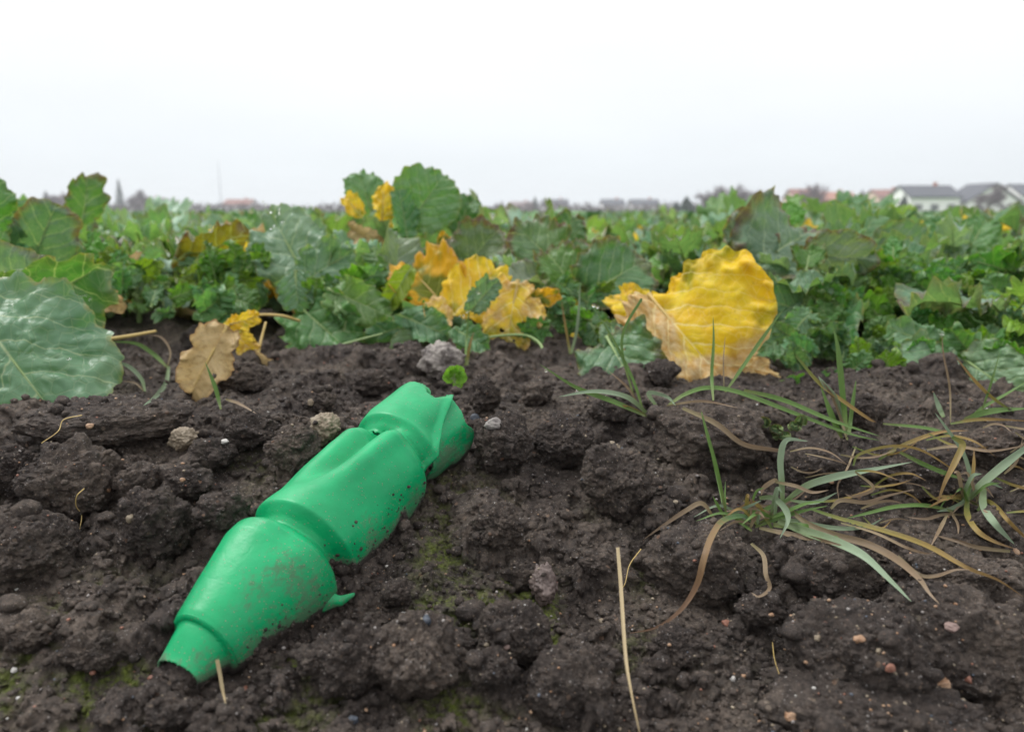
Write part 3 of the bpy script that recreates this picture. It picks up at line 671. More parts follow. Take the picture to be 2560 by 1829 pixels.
GREENS = [(.062, .170, .070), (.075, .180, .035), (.085, .190, .100), (.130, .225, .160), (.120, .230, .020), (.042, .120, .040), (.170, .265, .205), (.075, .180, .055)]
def leafcol(o, rs, pal=None, purple=None):
    c = (pal or GREENS)[rs.randrange(len(pal or GREENS))]; f = rs.uniform(1.05, 1.6)
    o.color = (c[0]*f, c[1]*f, c[2]*f, purple if purple is not None else (rs.uniform(.4, 1) if rs.random() < .28 else rs.uniform(0, .2)))
def orient(o, base, tipdir, normal):
    y = Vector(tipdir).normalized(); z = Vector(normal); z = (z - y*z.dot(y)).normalized(); x = y.cross(z)
    M = Matrix((x, y, z)).transposed().to_4x4(); M.translation = Vector(base); return M

# ------------------------------------------------------------------ hero leaves, each read off the photograph
CAMV = Vector((0, 0, CAMZ))
def hero(plant, name, base, tip, Yb, Yt, me_kw, L0, roll=0.0, col=(.05, .15, .075, .1), mats=None, face=None, world_parent=True):
    """base, tip: pixels on the 2273 view; Yb, Yt: distances; blade is scaled to reach from base to tip"""
    b = Vector(at(*dv(*base), Yb)); t_ = Vector(at(*dv(*tip), Yt)); L = (t_-b).length
    me = leaf_mesh(name, mats=mats, pet=0.0001, lobes=0, L=L, W=L*me_kw.pop('wr', .8), **me_kw)
    o = obj(name, me)
    d = (t_-b).normalized(); toc = (CAMV - (b+t_)/2).normalized()
    nrm = Vector(face) if face else toc
    nrm = Quaternion(d, roll) @ nrm
    o.matrix_world = orient(o, b, d, nrm); o.color = (col[0]*1.7, col[1]*1.5, col[2]*1.25, col[3])
    if plant is not None:
        M = o.matrix_world.copy(); o.parent = plant; o.matrix_parent_inverse = Matrix.Identity(4); o.location = M.translation - plant.location; 
        o.rotation_euler = M.to_euler()
    return o
def pl(label, px, py, Y, cat='plant', group='rapeseed plants of the front row'):
    p = at(*dv(px, py), Y); return empty('rapeseed_plant', (p[0], p[1], gz(p[0], p[1])), label, cat, group)
YM = [LM['yellow'], STALKY]; XM = [LM['mixed'], STALKY]; DM = [LM['dead'], STALKY]; GM = [LM['green'], STALK]
def bezcurve(pts, n=40):
    pts = [Vector(p) for p in pts]
    if len(pts) == 2: return [pts[0].lerp(pts[1], i/(n-1)) for i in range(n)]
    out = []; P_ = [pts[0]*2-pts[1]] + pts + [pts[-1]*2-pts[-2]]; m = len(pts)-1
    for i in range(n):
        u = i/(n-1)*m; k = min(int(u), m-1); f = u-k; a, b, c, d = P_[k:k+4]
        out.append(.5*((2*b) + (c-a)*f + (2*a-5*b+4*c-d)*f*f + (3*b-3*c+d-a)*f**3))
    return out
def tube(name, pts, r0, r1, mat, parent=None, n=26, sides=6, wob=0.0):
    C_ = bezcurve(pts, n); V = []
    for i, c in enumerate(C_):
        tg = (C_[min(i+1, n-1)]-C_[max(i-1, 0)]).normalized(); a = tg.orthogonal().normalized() if i == 0 else (pa - tg*pa.dot(tg)).normalized(); pa = a; b = tg.cross(a)
        r = r0 + (r1-r0)*i/(n-1); r *= 1 + wob*math.sin(i*2.1)
        for k in range(sides): V.append(c + (a*math.cos(k*2*PI/sides) + b*math.sin(k*2*PI/sides))*r)
    F_ = gridfaces(n, sides, True); V = np.array([v[:] for v in V]); 
    V = np.concatenate([V, [C_[0][:], C_[-1][:]]]); caps = [(n*sides, (k+1) % sides, k) for k in range(sides)] + [(n*sides+1, (n-1)*sides+k, (n-1)*sides+(k+1) % sides) for k in range(sides)]
    me = mesh_np(name, V, [F_, np.array(caps)], mat); return obj(name, me, parent, world_mesh=parent is not None)
def sp(o, c, f=1): return (c[0]*f, c[1]*f, c[2]*f)

GL = (.055, .145, .085); GD = (.035, .105, .045); GP = (.050, .105, .060)
# left edge plant
P1 = pl('rapeseed plant at the left edge with one very large glaucous leaf leaning on the soil', -60, 700, .80)
hero(P1, 'leaf', (-95, 640), (140, 935), .72, .64, dict(seed=3, wr=.86, teeth=17, tooth=.05, wav=.10, fold=.10, ripple=.09, bend=.35, blister=.035, nr=26, nt=180, wide=.52), .2, roll=-.1, col=(.060, .150, .095, .15), mats=GM)
hero(P1, 'leaf', (-40, 720), (215, 640), .84, .80, dict(seed=8, wr=.60, teeth=16, tooth=.07, wav=.1, fold=.35, ripple=.14, bend=.6, blister=.02, nr=20, nt=130), .2, roll=.5, col=(.04, .125, .04, .3), mats=GM)
hero(P1, 'leaf', (-30, 690), (95, 590), .86, .84, dict(seed=9, wr=.95, teeth=14, tooth=.05, wav=.1, fold=.3, ripple=.12, bend=.5, blister=.025, nr=18, nt=120), .2, roll=-.3, col=(.075, .15, .12, .6), mats=GM)
P2 = pl('rapeseed plant behind the left edge with an upright two-toned purple-edged leaf', 30, 600, 1.15)
hero(P2, 'leaf', (60, 600), (130, 460), 1.10, 1.08, dict(seed=12, wr=.85, teeth=15, tooth=.05, fold=.5, ripple=.12, bend=.5, nr=16, nt=110), .2, roll=.2, col=(.055, .125, .085, .9), mats=GM)
hero(P2, 'leaf', (-30, 560), (-5, 370), 1.0, 1.0, dict(seed=13, wr=.5, teeth=14, tooth=.08, fold=.3, ripple=.18, bend=.5, nr=16, nt=110), .2, roll=.3, col=(.04, .13, .03, .3), mats=GM)
hero(P2, 'leaf', (20, 550), (45, 450), 1.2, 1.18, dict(seed=14, wr=.6, teeth=14, tooth=.08, fold=.3, ripple=.18, bend=.5, nr=16, nt=110), .2, roll=-.3, col=(.05, .14, .07, .1), mats=GM)
hero(P2, 'leaf', (175, 520), (205, 385), 1.35, 1.35, dict(seed=15, wr=.6, teeth=14, tooth=.10, fold=.3, ripple=.2, bend=.4, nr=14, nt=90), .2, roll=.3, col=(.045, .12, .04, .9), mats=GM)
# tall centre plant
P3_ = pl('tallest rapeseed plant, a fan-shaped leaf against the sky and curled yellow leaves', 850, 640, 1.38)
hero(P3_, 'leaf', (905, 500), (985, 385), 1.30, 1.30, dict(seed=21, wr=1.15, teeth=19, tooth=.05, wav=.06, fold=.15, ripple=.07, bend=.25, nr=20, nt=140, wide=.5, blister=.03), .2, roll=-.2, col=(.055, .145, .06, .15), mats=GM)
hero(P3_, 'leaf', (905, 530), (890, 415), 1.28, 1.27, dict(seed=22, wr=.6, teeth=17, tooth=.06, fold=.45, ripple=.12, bend=.2, nr=18, nt=120), .2, roll=.6, col=(.045, .135, .07, .1), mats=GM)
hero(P3_, 'leaf', (825, 470), (795, 375), 1.34, 1.34, dict(seed=23, wr=.95, teeth=15, tooth=.08, fold=.3, ripple=.16, bend=.3, nr=18, nt=120), .2, roll=.2, col=(.06, .15, .07, .0), mats=GM)
hero(P3_, 'leaf', (1010, 520), (1045, 430), 1.32, 1.32, dict(seed=24, wr=.8, teeth=15, tooth=.08, fold=.5, ripple=.18, bend=.4, nr=16, nt=100), .2, roll=-.5, col=(.03, .095, .03, .0), mats=GM)
tag(hero(P3_, 'leaf', (800, 480), (770, 432), 1.30, 1.28, dict(seed=25, wr=.75, teeth=12, tooth=.07, fold=.5, ripple=.25, bend=.9, nr=14, nt=90), .2, roll=.4, mats=YM), 'small yellow curled leaf')
tag(hero(P3_, 'leaf', (845, 520), (858, 405), 1.29, 1.28, dict(seed=26, wr=.40, teeth=14, tooth=.12, fold=.5, ripple=.34, bend=.5, nr=14, nt=100), .2, roll=.2, mats=YM), 'ragged bright yellow leaf')
tag(hero(P3_, 'leaf', (775, 500), (835, 548), 1.25, 1.22, dict(seed=27, wr=.5, teeth=8, tooth=.1, fold=.6, ripple=.3, bend=.9, nr=14, nt=90), .2, roll=.4, mats=DM), 'pale dried leaf')
tag(hero(P3_, 'leaf', (975, 545), (995, 517), 1.24, 1.24, dict(seed=28, wr=.9, teeth=8, tooth=.1, fold=.4, ripple=.2, bend=.9, nr=12, nt=70), .2, roll=.4, mats=XM), 'small yellow-brown leaf')
hero(P3_, 'leaf', (870, 640), (905, 508), 1.12, 1.14, dict(seed=29, wr=.85, teeth=14, tooth=.05, fold=.5, ripple=.15, bend=.6, nr=16, nt=110), .2, roll=.5, col=(.085, .14, .10, .1), mats=GM)
hero(P3_, 'leaf', (1030, 600), (1095, 500), 1.2, 1.18, dict(seed=30, wr=1.1, teeth=16, tooth=.07, fold=.5, ripple=.15, bend=.6, nr=16, nt=110), .2, roll=-.4, col=(.055, .10, .055, 1.), mats=GM)
# glaucous plant left of centre
P4 = pl('rapeseed plant left of centre with broad blue-green water-beaded leaves', 660, 700, 1.10)
hero(P4, 'leaf', (690, 640), (590, 450), 1.06, 1.10, dict(seed=31, wr=.80, teeth=17, tooth=.06, wav=.16, fold=.2, ripple=.14, bend=.5, nr=22, nt=150, blister=.025), .2, roll=.0, col=(.085, .165, .125, .05), mats=GM)
hero(P4, 'leaf', (650, 650), (770, 545), 1.05, 1.05, dict(seed=32, wr=.75, teeth=15, tooth=.07, wav=.16, fold=.3, ripple=.14, bend=.5, nr=20, nt=130), .2, roll=-.4, col=(.07, .155, .10, .1), mats=GM)
hero(P4, 'leaf', (655, 600), (660, 690), 1.02, 1.00, dict(seed=33, wr=.9, teeth=13, tooth=.06, wav=.16, fold=.2, ripple=.10, bend=.4, nr=18, nt=110), .2, roll=.2, col=(.06, .145, .09, .0), mats=GM)
tag(hero(P4, 'leaf', (395, 560), (550, 520), 1.16, 1.12, dict(seed=34, wr=.50, teeth=15, tooth=.08, wav=.14, fold=-.5, ripple=.20, bend=.9, bend0=-.4, nr=18, nt=130), .2, roll=.9, col=(.11, .11, .012, 1.), mats=GM), 'olive and brown arching leaf')
hero(P4, 'leaf', (475, 600), (390, 520), 1.15, 1.15, dict(seed=35, wr=.8, teeth=15, tooth=.08, wav=.14, fold=.4, ripple=.20, bend=.5, nr=18, nt=120), .2, roll=-.4, col=(.055, .14, .08, .3), mats=GM)
hero(P4, 'leaf', (560, 700), (460, 560), 1.08, 1.10, dict(seed=36, wr=.75, teeth=15, tooth=.08, wav=.14, fold=.4, ripple=.16, bend=.5, nr=18, nt=120), .2, roll=.3, col=(.045, .13, .05, .0), mats=GM)
P5 = pl('low bright green rapeseed plant overhanging the soil left of the bottle end', 720, 760, 1.02)
hero(P5, 'leaf', (665, 680), (760, 765), 1.02, .94, dict(seed=41, wr=.85, teeth=15, tooth=.09, wav=.12, fold=.3, ripple=.22, bend=.7, nr=20, nt=140), .2, roll=.0, col=(.05, .15, .05, .0), mats=GM)
hero(P5, 'leaf', (725, 640), (860, 700), 1.0, .96, dict(seed=42, wr=.55, teeth=14, tooth=.08, wav=.12, fold=.3, ripple=.18, bend=.6, nr=18, nt=120), .2, roll=.0, col=(.075, .16, .06, .0), mats=GM)
hero(P5, 'leaf', (985, 700), (800, 745), .98, .95, dict(seed=43, wr=.28, teeth=14, tooth=.10, wav=.12, fold=.3, ripple=.2, bend=.5, nr=16, nt=120), .2, roll=.2, col=(.05, .14, .07, .0), mats=GM)
hero(P5, 'leaf', (890, 700), (990, 740), .97, .93, dict(seed=44, wr=.6, teeth=13, tooth=.10, wav=.12, fold=.3, ripple=.22, bend=.5, nr=16, nt=110), .2, roll=-.1, col=(.06, .15, .085, .0), mats=GM)
hero(P5, 'leaf', (940, 740), (890, 800), .97, .92, dict(seed=45, wr=.9, teeth=8, tooth=.04, fold=.2, ripple=.08, bend=.4, nr=14, nt=80), .2, roll=.2, col=(.045, .10, .04, .2), mats=GM)
hero(P5, 'leaf', (1045, 690), (1100, 620), .90, .89, dict(seed=46, wr=.65, teeth=14, tooth=.11, wav=.15, fold=.3, ripple=.22, bend=.5, nr=16, nt=110), .2, roll=-.2, col=(.07, .15, .11, .1), mats=GM)
hero(P5, 'leaf', (1010, 730), (1075, 765), .92, .89, dict(seed=47, wr=.7, teeth=11, tooth=.10, wav=.15, fold=.3, ripple=.22, bend=.5, nr=14, nt=90), .2, roll=-.2, col=(.05, .14, .07, .1), mats=GM)
tube('stalk', [at(*dv(700, 790), .97), at(*dv(760, 765), .95), at(*dv(850, 740), .95)], .0022, .0012, STALK, P5)
# yellow leaves in the centre
P6 = pl('yellowing rapeseed plant in the centre with green, yellow and tan collapsed leaves', 1010, 740, 1.06)
tag(hero(P6, 'leaf', (1000, 700), (905, 560), 1.02, 1.03, dict(seed=51, wr=1.0, teeth=12, tooth=.06, wav=.16, fold=.75, ripple=.20, bend=.9, nr=24, nt=150, curl=.3), .2, roll=.3, mats=XM), 'curled green-yellow leaf with tan rim')
tag(hero(P6, 'leaf', (1010, 700), (1105, 572), 1.00, 1.02, dict(seed=52, wr=.85, teeth=14, tooth=.05, wav=.10, fold=.3, ripple=.12, bend=.6, nr=22, nt=140), .2, roll=-.2, mats=YM), 'bright yellow folded leaf')
tag(hero(P6, 'leaf', (915, 590), (850, 690), 1.0, .98, dict(seed=53, wr=.42, teeth=9, tooth=.05, wav=.08, fold=.5, ripple=.10, bend=.6, nr=16, nt=100), .2, roll=.1, col=(.11, .19, .015, .0), mats=GM), 'yellow-green rolled leaf')
tag(hero(P6, 'leaf', (1150, 620), (1120, 770), .97, .93, dict(seed=54, wr=.85, teeth=15, tooth=.08, wav=.18, fold=.2, ripple=.16, bend=.5, nr=24, nt=150, holes=((.10, .75, .04, .03), (-.2, .6, .05, .03)), dead=lambda x, y: .55+.0*x), .2, roll=.1, mats=YM), 'withered tan leaf hanging to the soil')
tag(hero(P6, 'leaf', (985, 735), (960, 655), .96, .97, dict(seed=55, wr=.7, teeth=9, tooth=.06, fold=.4, ripple=.12, bend=.5, nr=14, nt=80, dead=lambda x, y: .6+0*x), .2, roll=.1, mats=YM), 'small tan leaf tip')
tag(hero(P6, 'leaf', (1170, 665), (1245, 655), .96, .95, dict(seed=56, wr=.55, teeth=9, tooth=.10, fold=.4, ripple=.22, bend=.5, nr=14, nt=80), .2, roll=.1, mats=XM), 'small yellow leaf')
tube('stalk', [at(*dv(1050, 755), .95), at(*dv(1110, 745), .94), at(*dv(1170, 745), .93), at(*dv(1203, 770), .91), at(*dv(1192, 800), .90)], .0014, .0022, STALK, P6)
# dark purple-edged plant right of centre
P7 = pl('dark green rapeseed plant with purple-edged fan leaves left of the big yellow leaf', 1300, 700, 1.10)
for i, (b, t_, Yb, Yt, kw, roll, col) in enumerate([
    ((1295, 660), (1440, 560), 1.02, 1.04, dict(wr=1.0, teeth=17, tooth=.06, fold=.35, ripple=.12, bend=.5), -.3, (.040, .115, .045, .9)),
    ((1280, 650), (1215, 540), 1.03, 1.05, dict(wr=.9, teeth=15, tooth=.09, fold=.55, ripple=.16, bend=.5), .4, (.045, .12, .02, .9)),
    ((1290, 655), (1330, 530), 1.06, 1.08, dict(wr=.9, teeth=15, tooth=.07, fold=.5, ripple=.16, bend=.5), .0, (.05, .12, .05, 1.)),
    ((1235, 640), (1090, 575), 1.05, 1.04, dict(wr=.5, teeth=15, tooth=.06, fold=.6, ripple=.16, bend=.8), 1.0, (.10, .15, .13, .6)),
    ((1240, 600), (1150, 490), 1.12, 1.14, dict(wr=.9, teeth=16, tooth=.08, fold=.5, ripple=.16, bend=.5), .3, (.05, .11, .05, 1.)),
    ((1290, 720), (1225, 690), .98, .96, dict(wr=.8, teeth=12, tooth=.10, fold=.3, ripple=.2, bend=.5), .0, (.045, .125, .045, .0)),
    ((1300, 690), (1330, 760), .99, .95, dict(wr=.8, teeth=14, tooth=.10, fold=.3, ripple=.2, bend=.5), .0, (.04, .115, .045, .0)),
    ((1260, 560), (1270, 465), 1.30, 1.30, dict(wr=.8, teeth=14, tooth=.08, fold=.3, ripple=.2, bend=.5), .0, (.04, .10, .04, 1.))]):
    hero(P7, 'leaf', b, t_, Yb, Yt, dict(seed=60+i, nr=18, nt=130, **kw), .2, roll=roll, col=col, mats=GM)
# big yellow leaf
P8 = pl('large bright yellow rapeseed leaf with a brown-edged hole, resting upright on the soil', 1520, 800, .98, 'leaf', 'yellowed leaves')
P8.name = 'yellow_leaf'
hero(P8, 'blade', (1438, 650), (1590, 832), .88, min(.86, hitd(1590, 838)[1]-.01), dict(seed=71, wr=1.50, teeth=25, tooth=.022, wav=.035, fold=.24, ripple=.15, bend=.60, nr=44, nt=260, wide=.50, blister=.010, asym=.62,
     holes=((.44, .27, .10, .09),), dead=lambda x, y: .62*sstep(.60, .95, y) + .70*sstep(-.20, .10, x) + .02), .2, roll=.05, mats=YM)
tag(hero(P8, 'lobe', (1445, 690), (1350, 650), .93, .94, dict(seed=73, wr=.8, teeth=9, tooth=.06, wav=.16, fold=.4, ripple=.2, bend=.8, nr=16, nt=90, dead=lambda x, y: .35+0*x), .2, roll=.2, mats=YM), 'curled orange side lobe')
tag(hero(P8, 'lobe', (1560, 800), (1725, 830), .86, .84, dict(seed=74, wr=.48, teeth=9, tooth=.08, wav=.2, fold=.4, ripple=.24, bend=.6, nr=18, nt=110, dead=lambda x, y: .7+0*y), .2, roll=.1, mats=YM), 'crumpled pale tip folded on the ground')
P9 = pl('low rapeseed seedling leaf with small holes in front of the big yellow leaf', 1370, 850, .80)
hero(P9, 'leaf', (1345, 745), (1410, 865), .85, .77, dict(seed=81, wr=1.0, teeth=15, tooth=.07, wav=.12, fold=.25, ripple=.14, bend=.5, nr=22, nt=150, holes=((.08, .5, .025, .02), (-.12, .35, .02, .02))), .2, roll=.1, col=(.05, .125, .07, .8), mats=GM)
hero(P9, 'leaf', (1370, 790), (1355, 705), .84, .86, dict(seed=82, wr=.75, teeth=12, tooth=.07, wav=.12, fold=.3, ripple=.14, bend=.4, nr=16, nt=100), .2, roll=.1, col=(.065, .14, .09, .3), mats=GM)
# big grey-green leaf plant at right
P10 = pl('rapeseed plant with the widest grey-green leaf, right of the big yellow leaf', 1760, 700, 1.12)
for i, (b, t_, Yb, Yt, kw, roll, col) in enumerate([
    ((1665, 600), (1830, 480), 1.05, 1.12, dict(wr=1.0, teeth=13, tooth=.03, fold=.25, ripple=.14, bend=.4, blister=.03), -.2, (.06, .125, .085, 1.)),
    ((1780, 560), (1950, 590), 1.05, 1.00, dict(wr=.75, teeth=13, tooth=.035, fold=-.3, ripple=.10, bend=.5, blister=.03), .4, (.085, .14, .11, 1.)),
    ((1640, 570), (1690, 480), 1.08, 1.10, dict(wr=1.2, teeth=13, tooth=.03, fold=.3, ripple=.14, bend=.4), .2, (.065, .12, .09, 1.)),
    ((1770, 700), (1820, 600), .96, .98, dict(wr=.85, teeth=14, tooth=.035, fold=.3, ripple=.10, bend=.4), -.2, (.085, .17, .125, .0)),
    ((1775, 690), (1680, 650), .97, .96, dict(wr=.75, teeth=14, tooth=.06, fold=.4, ripple=.14, bend=.6), .3, (.055, .135, .075, .2)),
    ((1790, 600), (1800, 540), 1.0, 1.02, dict(wr=1.1, teeth=12, tooth=.10, fold=.5, ripple=.22, bend=.4), .0, (.04, .12, .02, .7)),
    ((1800, 720), (1860, 655), .94, .95, dict(wr=.75, teeth=14, tooth=.06, fold=.4, ripple=.14, bend=.6), -.4, (.05, .15, .04, .0)),
    ((1640, 650), (1700, 610), 1.04, 1.03, dict(wr=.7, teeth=9, tooth=.05, fold=.3, ripple=.14, bend=.6), -.1, (.075, .15, .13, .6)),
    ((1800, 690), (1760, 740), .93, .90, dict(wr=.8, teeth=10, tooth=.06, fold=.3, ripple=.14, bend=.6), -.1, (.06, .15, .08, .0))]):
    hero(P10, 'leaf', b, t_, Yb, Yt, dict(seed=90+i, nr=20, nt=140, **kw), .2, roll=roll, col=col, mats=GM)
tube('stalk', [at(*dv(1800, 800), .96), at(*dv(1790, 740), .95), at(*dv(1772, 690), .95)], .0030, .0022, STALK, P10)
P11 = pl('rapeseed plant far right with a wide yellow-rimmed leaf against the white houses', 2000, 640, 1.40)
for i, (b, t_, Yb, Yt, kw, roll, col) in enumerate([
    ((1930, 560), (2080, 530), 1.32, 1.28, dict(wr=.85, teeth=9, tooth=.03, fold=.3, ripple=.12, bend=.5, blister=.03), -.3, (.07, .15, .095, .4)),
    ((1900, 550), (1960, 455), 1.34, 1.36, dict(wr=1.1, teeth=9, tooth=.03, fold=.3, ripple=.12, bend=.5), .2, (.055, .14, .07, .0)),
    ((2090, 560), (2080, 480), 1.40, 1.40, dict(wr=1.1, teeth=8, tooth=.03, fold=.3, ripple=.16, bend=.5), .2, (.04, .125, .05, .0)),
    ((2150, 560), (2190, 475), 1.38, 1.38, dict(wr=1.0, teeth=8, tooth=.03, fold=.3, ripple=.16, bend=.5), -.2, (.045, .13, .045, .0)),
    ((1740, 500), (1750, 445), 1.5, 1.5, dict(wr=1.5, teeth=9, tooth=.08, fold=.3, ripple=.2, bend=.5), .0, (.045, .16, .018, .0))]):
    hero(P11, 'leaf', b, t_, Yb, Yt, dict(seed=110+i, nr=16, nt=110, **kw), .2, roll=roll, col=col, mats=GM)
P12 = pl('rapeseed plant at the lower right with a pale wide leaf lying towards the camera', 2150, 840, .86)
for i, (b, t_, Yb, Yt, kw, roll, col) in enumerate([
    ((2130, 790), (2265, 880), .84, .76, dict(wr=.90, teeth=14, tooth=.05, fold=.15, ripple=.12, bend=.4, blister=.03), -.1, (.10, .19, .125, .2)),
    ((2120, 780), (2010, 870), .85, .79, dict(wr=.85, teeth=13, tooth=.05, fold=.2, ripple=.14, bend=.4), .2, (.085, .175, .115, .3)),
    ((2110, 780), (1975, 715), .86, .88, dict(wr=.50, teeth=16, tooth=.07, fold=.4, ripple=.14, bend=.5), .5, (.075, .165, .10, .0)),
    ((2130, 780), (2225, 720), .88, .88, dict(wr=.60, teeth=16, tooth=.07, fold=.4, ripple=.14, bend=.5), -.4, (.07, .16, .09, .0)),
    ((2105, 775), (2090, 700), .90, .92, dict(wr=.8, teeth=12, tooth=.08, fold=.4, ripple=.14, bend=.5), -.0, (.04, .14, .02, .0)),
    ((1920, 850), (1960, 905), .82, .78, dict(wr=.9, teeth=10, tooth=.06, fold=.3, ripple=.12, bend=.4), .0, (.07, .15, .085, .0))]):
    hero(P12, 'leaf', b, t_, Yb, Yt, dict(seed=120+i, nr=18, nt=130, **kw), .2, roll=roll, col=col, mats=GM)
P13 = pl('curly-leaved young rapeseed plant right of the big yellow leaf, low on the soil', 1840, 880, .88)
rs3 = random.Random(31)
for i in range(22):
    bx, by = rs3.uniform(1770, 1940), rs3.uniform(740, 890); a = rs3.uniform(0, 6.28); ln = rs3.uniform(38, 70)
    Y_ = .93 - (by-740)*.0010
    hero(P13, 'leaf', (bx, by), (bx+ln*math.cos(a), by-ln*.8*abs(math.sin(a))+8), Y_, Y_+rs3.uniform(-.03, .02), dict(seed=140+i, wr=rs3.uniform(.6, .95), teeth=11, tooth=.13, wav=.14, fold=.4, ripple=.28, bend=.7, nr=10, nt=70), .1, roll=rs3.uniform(-.6, .6), col=(.045*rs3.uniform(.8, 1.3), .14*rs3.uniform(.8, 1.1), .045*rs3.uniform(.6, 2), 0), mats=GM)
def curly(label, x0, x1, y0, y1, Y0, Y1, n, seed, lmin=38, lmax=80):
    q = pl(label, (x0+x1)/2, y1, (Y0+Y1)/2); r_ = random.Random(seed)
    for i in range(n):
        bx, by = r_.uniform(x0, x1), r_.uniform(y0, y1); a = r_.uniform(-.5, 3.6); ln = r_.uniform(lmin, lmax); Y_ = Y0 + (Y1-Y0)*(by-y0)/(y1-y0)
        c_ = r_.choice([(.05, .15, .02), (.045, .14, .045), (.06, .15, .08), (.04, .12, .03), (.075, .17, .015)])
        hero(q, 'leaf', (bx, by), (bx+ln*math.cos(a), by-ln*.85*math.sin(a)), Y_, Y_+r_.uniform(-.03, .02), dict(seed=seed+i, wr=r_.uniform(.55, .95), teeth=r_.randint(9, 13), tooth=.14, wav=.2, fold=.4, ripple=.30, bend=.7, nr=10, nt=76), .1, roll=r_.uniform(-.7, .7), col=(*[k*r_.uniform(.85, 1.2) for k in c_], 0), mats=GM)
curly('frilly bright green rapeseed plant between the hanging tan leaf and the broad glaucous leaves', 330, 560, 590, 700, 1.08, .98, 26, 1000)
curly('low frilly rapeseed plant beside the big left leaf, behind its dried stalk', 200, 340, 560, 680, 1.10, 1.0, 16, 1040)
curly('frilly rapeseed plant under the leaves left of the pale collapsed leaf, right side', 1960, 2110, 600, 730, 1.06, .97, 20, 1080)
curly('frilly rapeseed plant at the right edge above the pale wide leaf', 2110, 2290, 590, 760, 1.06, .92, 26, 1120)
curly('small frilly rapeseed plant between the central yellow leaves and the thin V-shaped stems', 1190, 1340, 640, 730, 1.02, .95, 14, 1160, 34, 60)
curly('frilly rapeseed plant hanging over the soil left of the central yellow leaves', 700, 900, 600, 740, 1.06, .98, 18, 1200)
curly('low frilly rapeseed plant spilling onto the soil right of the upright grass tuft', 1900, 2060, 740, 880, .95, .80, 22, 1300, 45, 90)
curly('low frilly rapeseed plant at the right edge in front of the pale wide leaf', 2160, 2290, 720, 850, .92, .80, 18, 1340, 45, 90)
curly('small frilly rapeseed plant on the soil right of the big yellow leaf', 1745, 1860, 680, 800, .98, .90, 16, 1380, 40, 80)
curly('frilly rapeseed plant filling the gap right of the grey-green wide leaf', 1840, 2000, 580, 700, 1.08, .98, 20, 1420, 45, 90)
# hanging tan leaf at left
P14 = pl('dead tan leaf hanging from a dried stalk on the left, brown at the rim', 450, 850, .86, 'leaf', 'yellowed leaves'); P14.name = 'dead_leaf'
hero(P14, 'blade', (505, 722), (412, 880), min(.90, hitd(412, 880)[1]+.02), min(.90, hitd(412, 880)[1])-.012, dict(seed=151, wr=.58, teeth=13, tooth=.06, wav=.18, fold=.25, ripple=.14, bend=.35, nr=26, nt=160, holes=((-.16, .62, .03, .025),)), .2, roll=.2, mats=DM)
tag(hero(P14, 'fragment', (500, 722), (575, 705), .90, .90, dict(seed=152, wr=.5, teeth=9, tooth=.1, wav=.2, fold=.5, ripple=.3, bend=.7, nr=14, nt=80), .2, roll=.2, mats=YM), 'yellow crumpled fragment')
tag(hero(P14, 'fragment', (520, 735), (565, 790), .89, .88, dict(seed=153, wr=.7, teeth=9, tooth=.1, wav=.2, fold=.5, ripple=.3, bend=.7, nr=14, nt=80, dead=lambda x, y: .5+0*x), .2, roll=.2, mats=YM), 'brown crumpled fragment')
tag(hero(P14, 'fragment', (560, 790), (610, 845), .88, .86, dict(seed=154, wr=.6, teeth=9, tooth=.1, wav=.2, fold=.5, ripple=.3, bend=.7, nr=14, nt=80), .2, roll=.2, mats=DM), 'grey-tan fragment on the soil')
tube('stalk', [at(*dv(500, 735), .91), at(*dv(560, 702), .93), at(*dv(620, 700), .95), at(*dv(665, 712), .98)], .0016, .0020, STALKY, P14)
tube('stalk', [at(*dv(570, 800), .88), at(*dv(578, 760), .90), at(*dv(590, 715), .92)], .0020, .0014, STALKY, P14)
P15 = pl('small dried leaf scraps and bent stalks beside the big left leaf', 240, 800, .84, 'leaf', 'yellowed leaves'); P15.name = 'dried_leaf'
hero(P15, 'blade', (215, 650), (262, 680), .90, .88, dict(seed=155, wr=.6, teeth=9, tooth=.1, wav=.2, fold=.5, ripple=.3, bend=.7, nr=14, nt=80), .2, roll=.2, mats=DM)
tube('stalk', [at(*dv(225, 755), .84), at(*dv(290, 745), .86), at(*dv(345, 735), .90)], .0024, .0018, STALKY, P15)
tube('stalk', [at(*dv(230, 845), .78), at(*dv(260, 872), .77), at(*dv(300, 880), .77)], .0016, .0012, STALKY, P15)

# ------------------------------------------------------------------ the crop: copies of a few plants
LIB = []
for k in range(18):
    r5 = random.Random(500+k); big = k % 3 == 0; L_ = r5.uniform(.085, .12) if big else r5.uniform(.050, .080)
    LIB.append(leaf_mesh('leaf', L=L_, W=L_*r5.uniform(.62, .88), seed=200+k, teeth=r5.randint(9, 15), tooth=r5.uniform(.06, .10) if big else r5.uniform(.12, .20), wav=r5.uniform(.12, .26), fold=r5.uniform(.2, .6), ripple=r5.uniform(.16, .34),
               bend=r5.uniform(.4, 1.3), bend0=r5.uniform(-.2, .3), blister=.02, nr=9, nt=72, pet=r5.uniform(.03, .065), petr=.0018, mats=[LM['green'], STALK]))
LIBY = [leaf_mesh('leaf', L=.10, W=.07, seed=230+k, teeth=12, tooth=.08, wav=.2, fold=.5, ripple=.3, bend=1.2, nr=9, nt=60, pet=.04, mats=[LM[m_], STALKY]) for k, m_ in enumerate(('yellow', 'mixed', 'dead'))]
stem_me = None
def stem_mesh():
    o = tube('stem', [(0, 0, -.01), (.002, 0, .02), (0, .002, .05)], .005, .0035, STALK, n=8); me = o.data; bpy.data.objects.remove(o); return me
stem_me = stem_mesh()
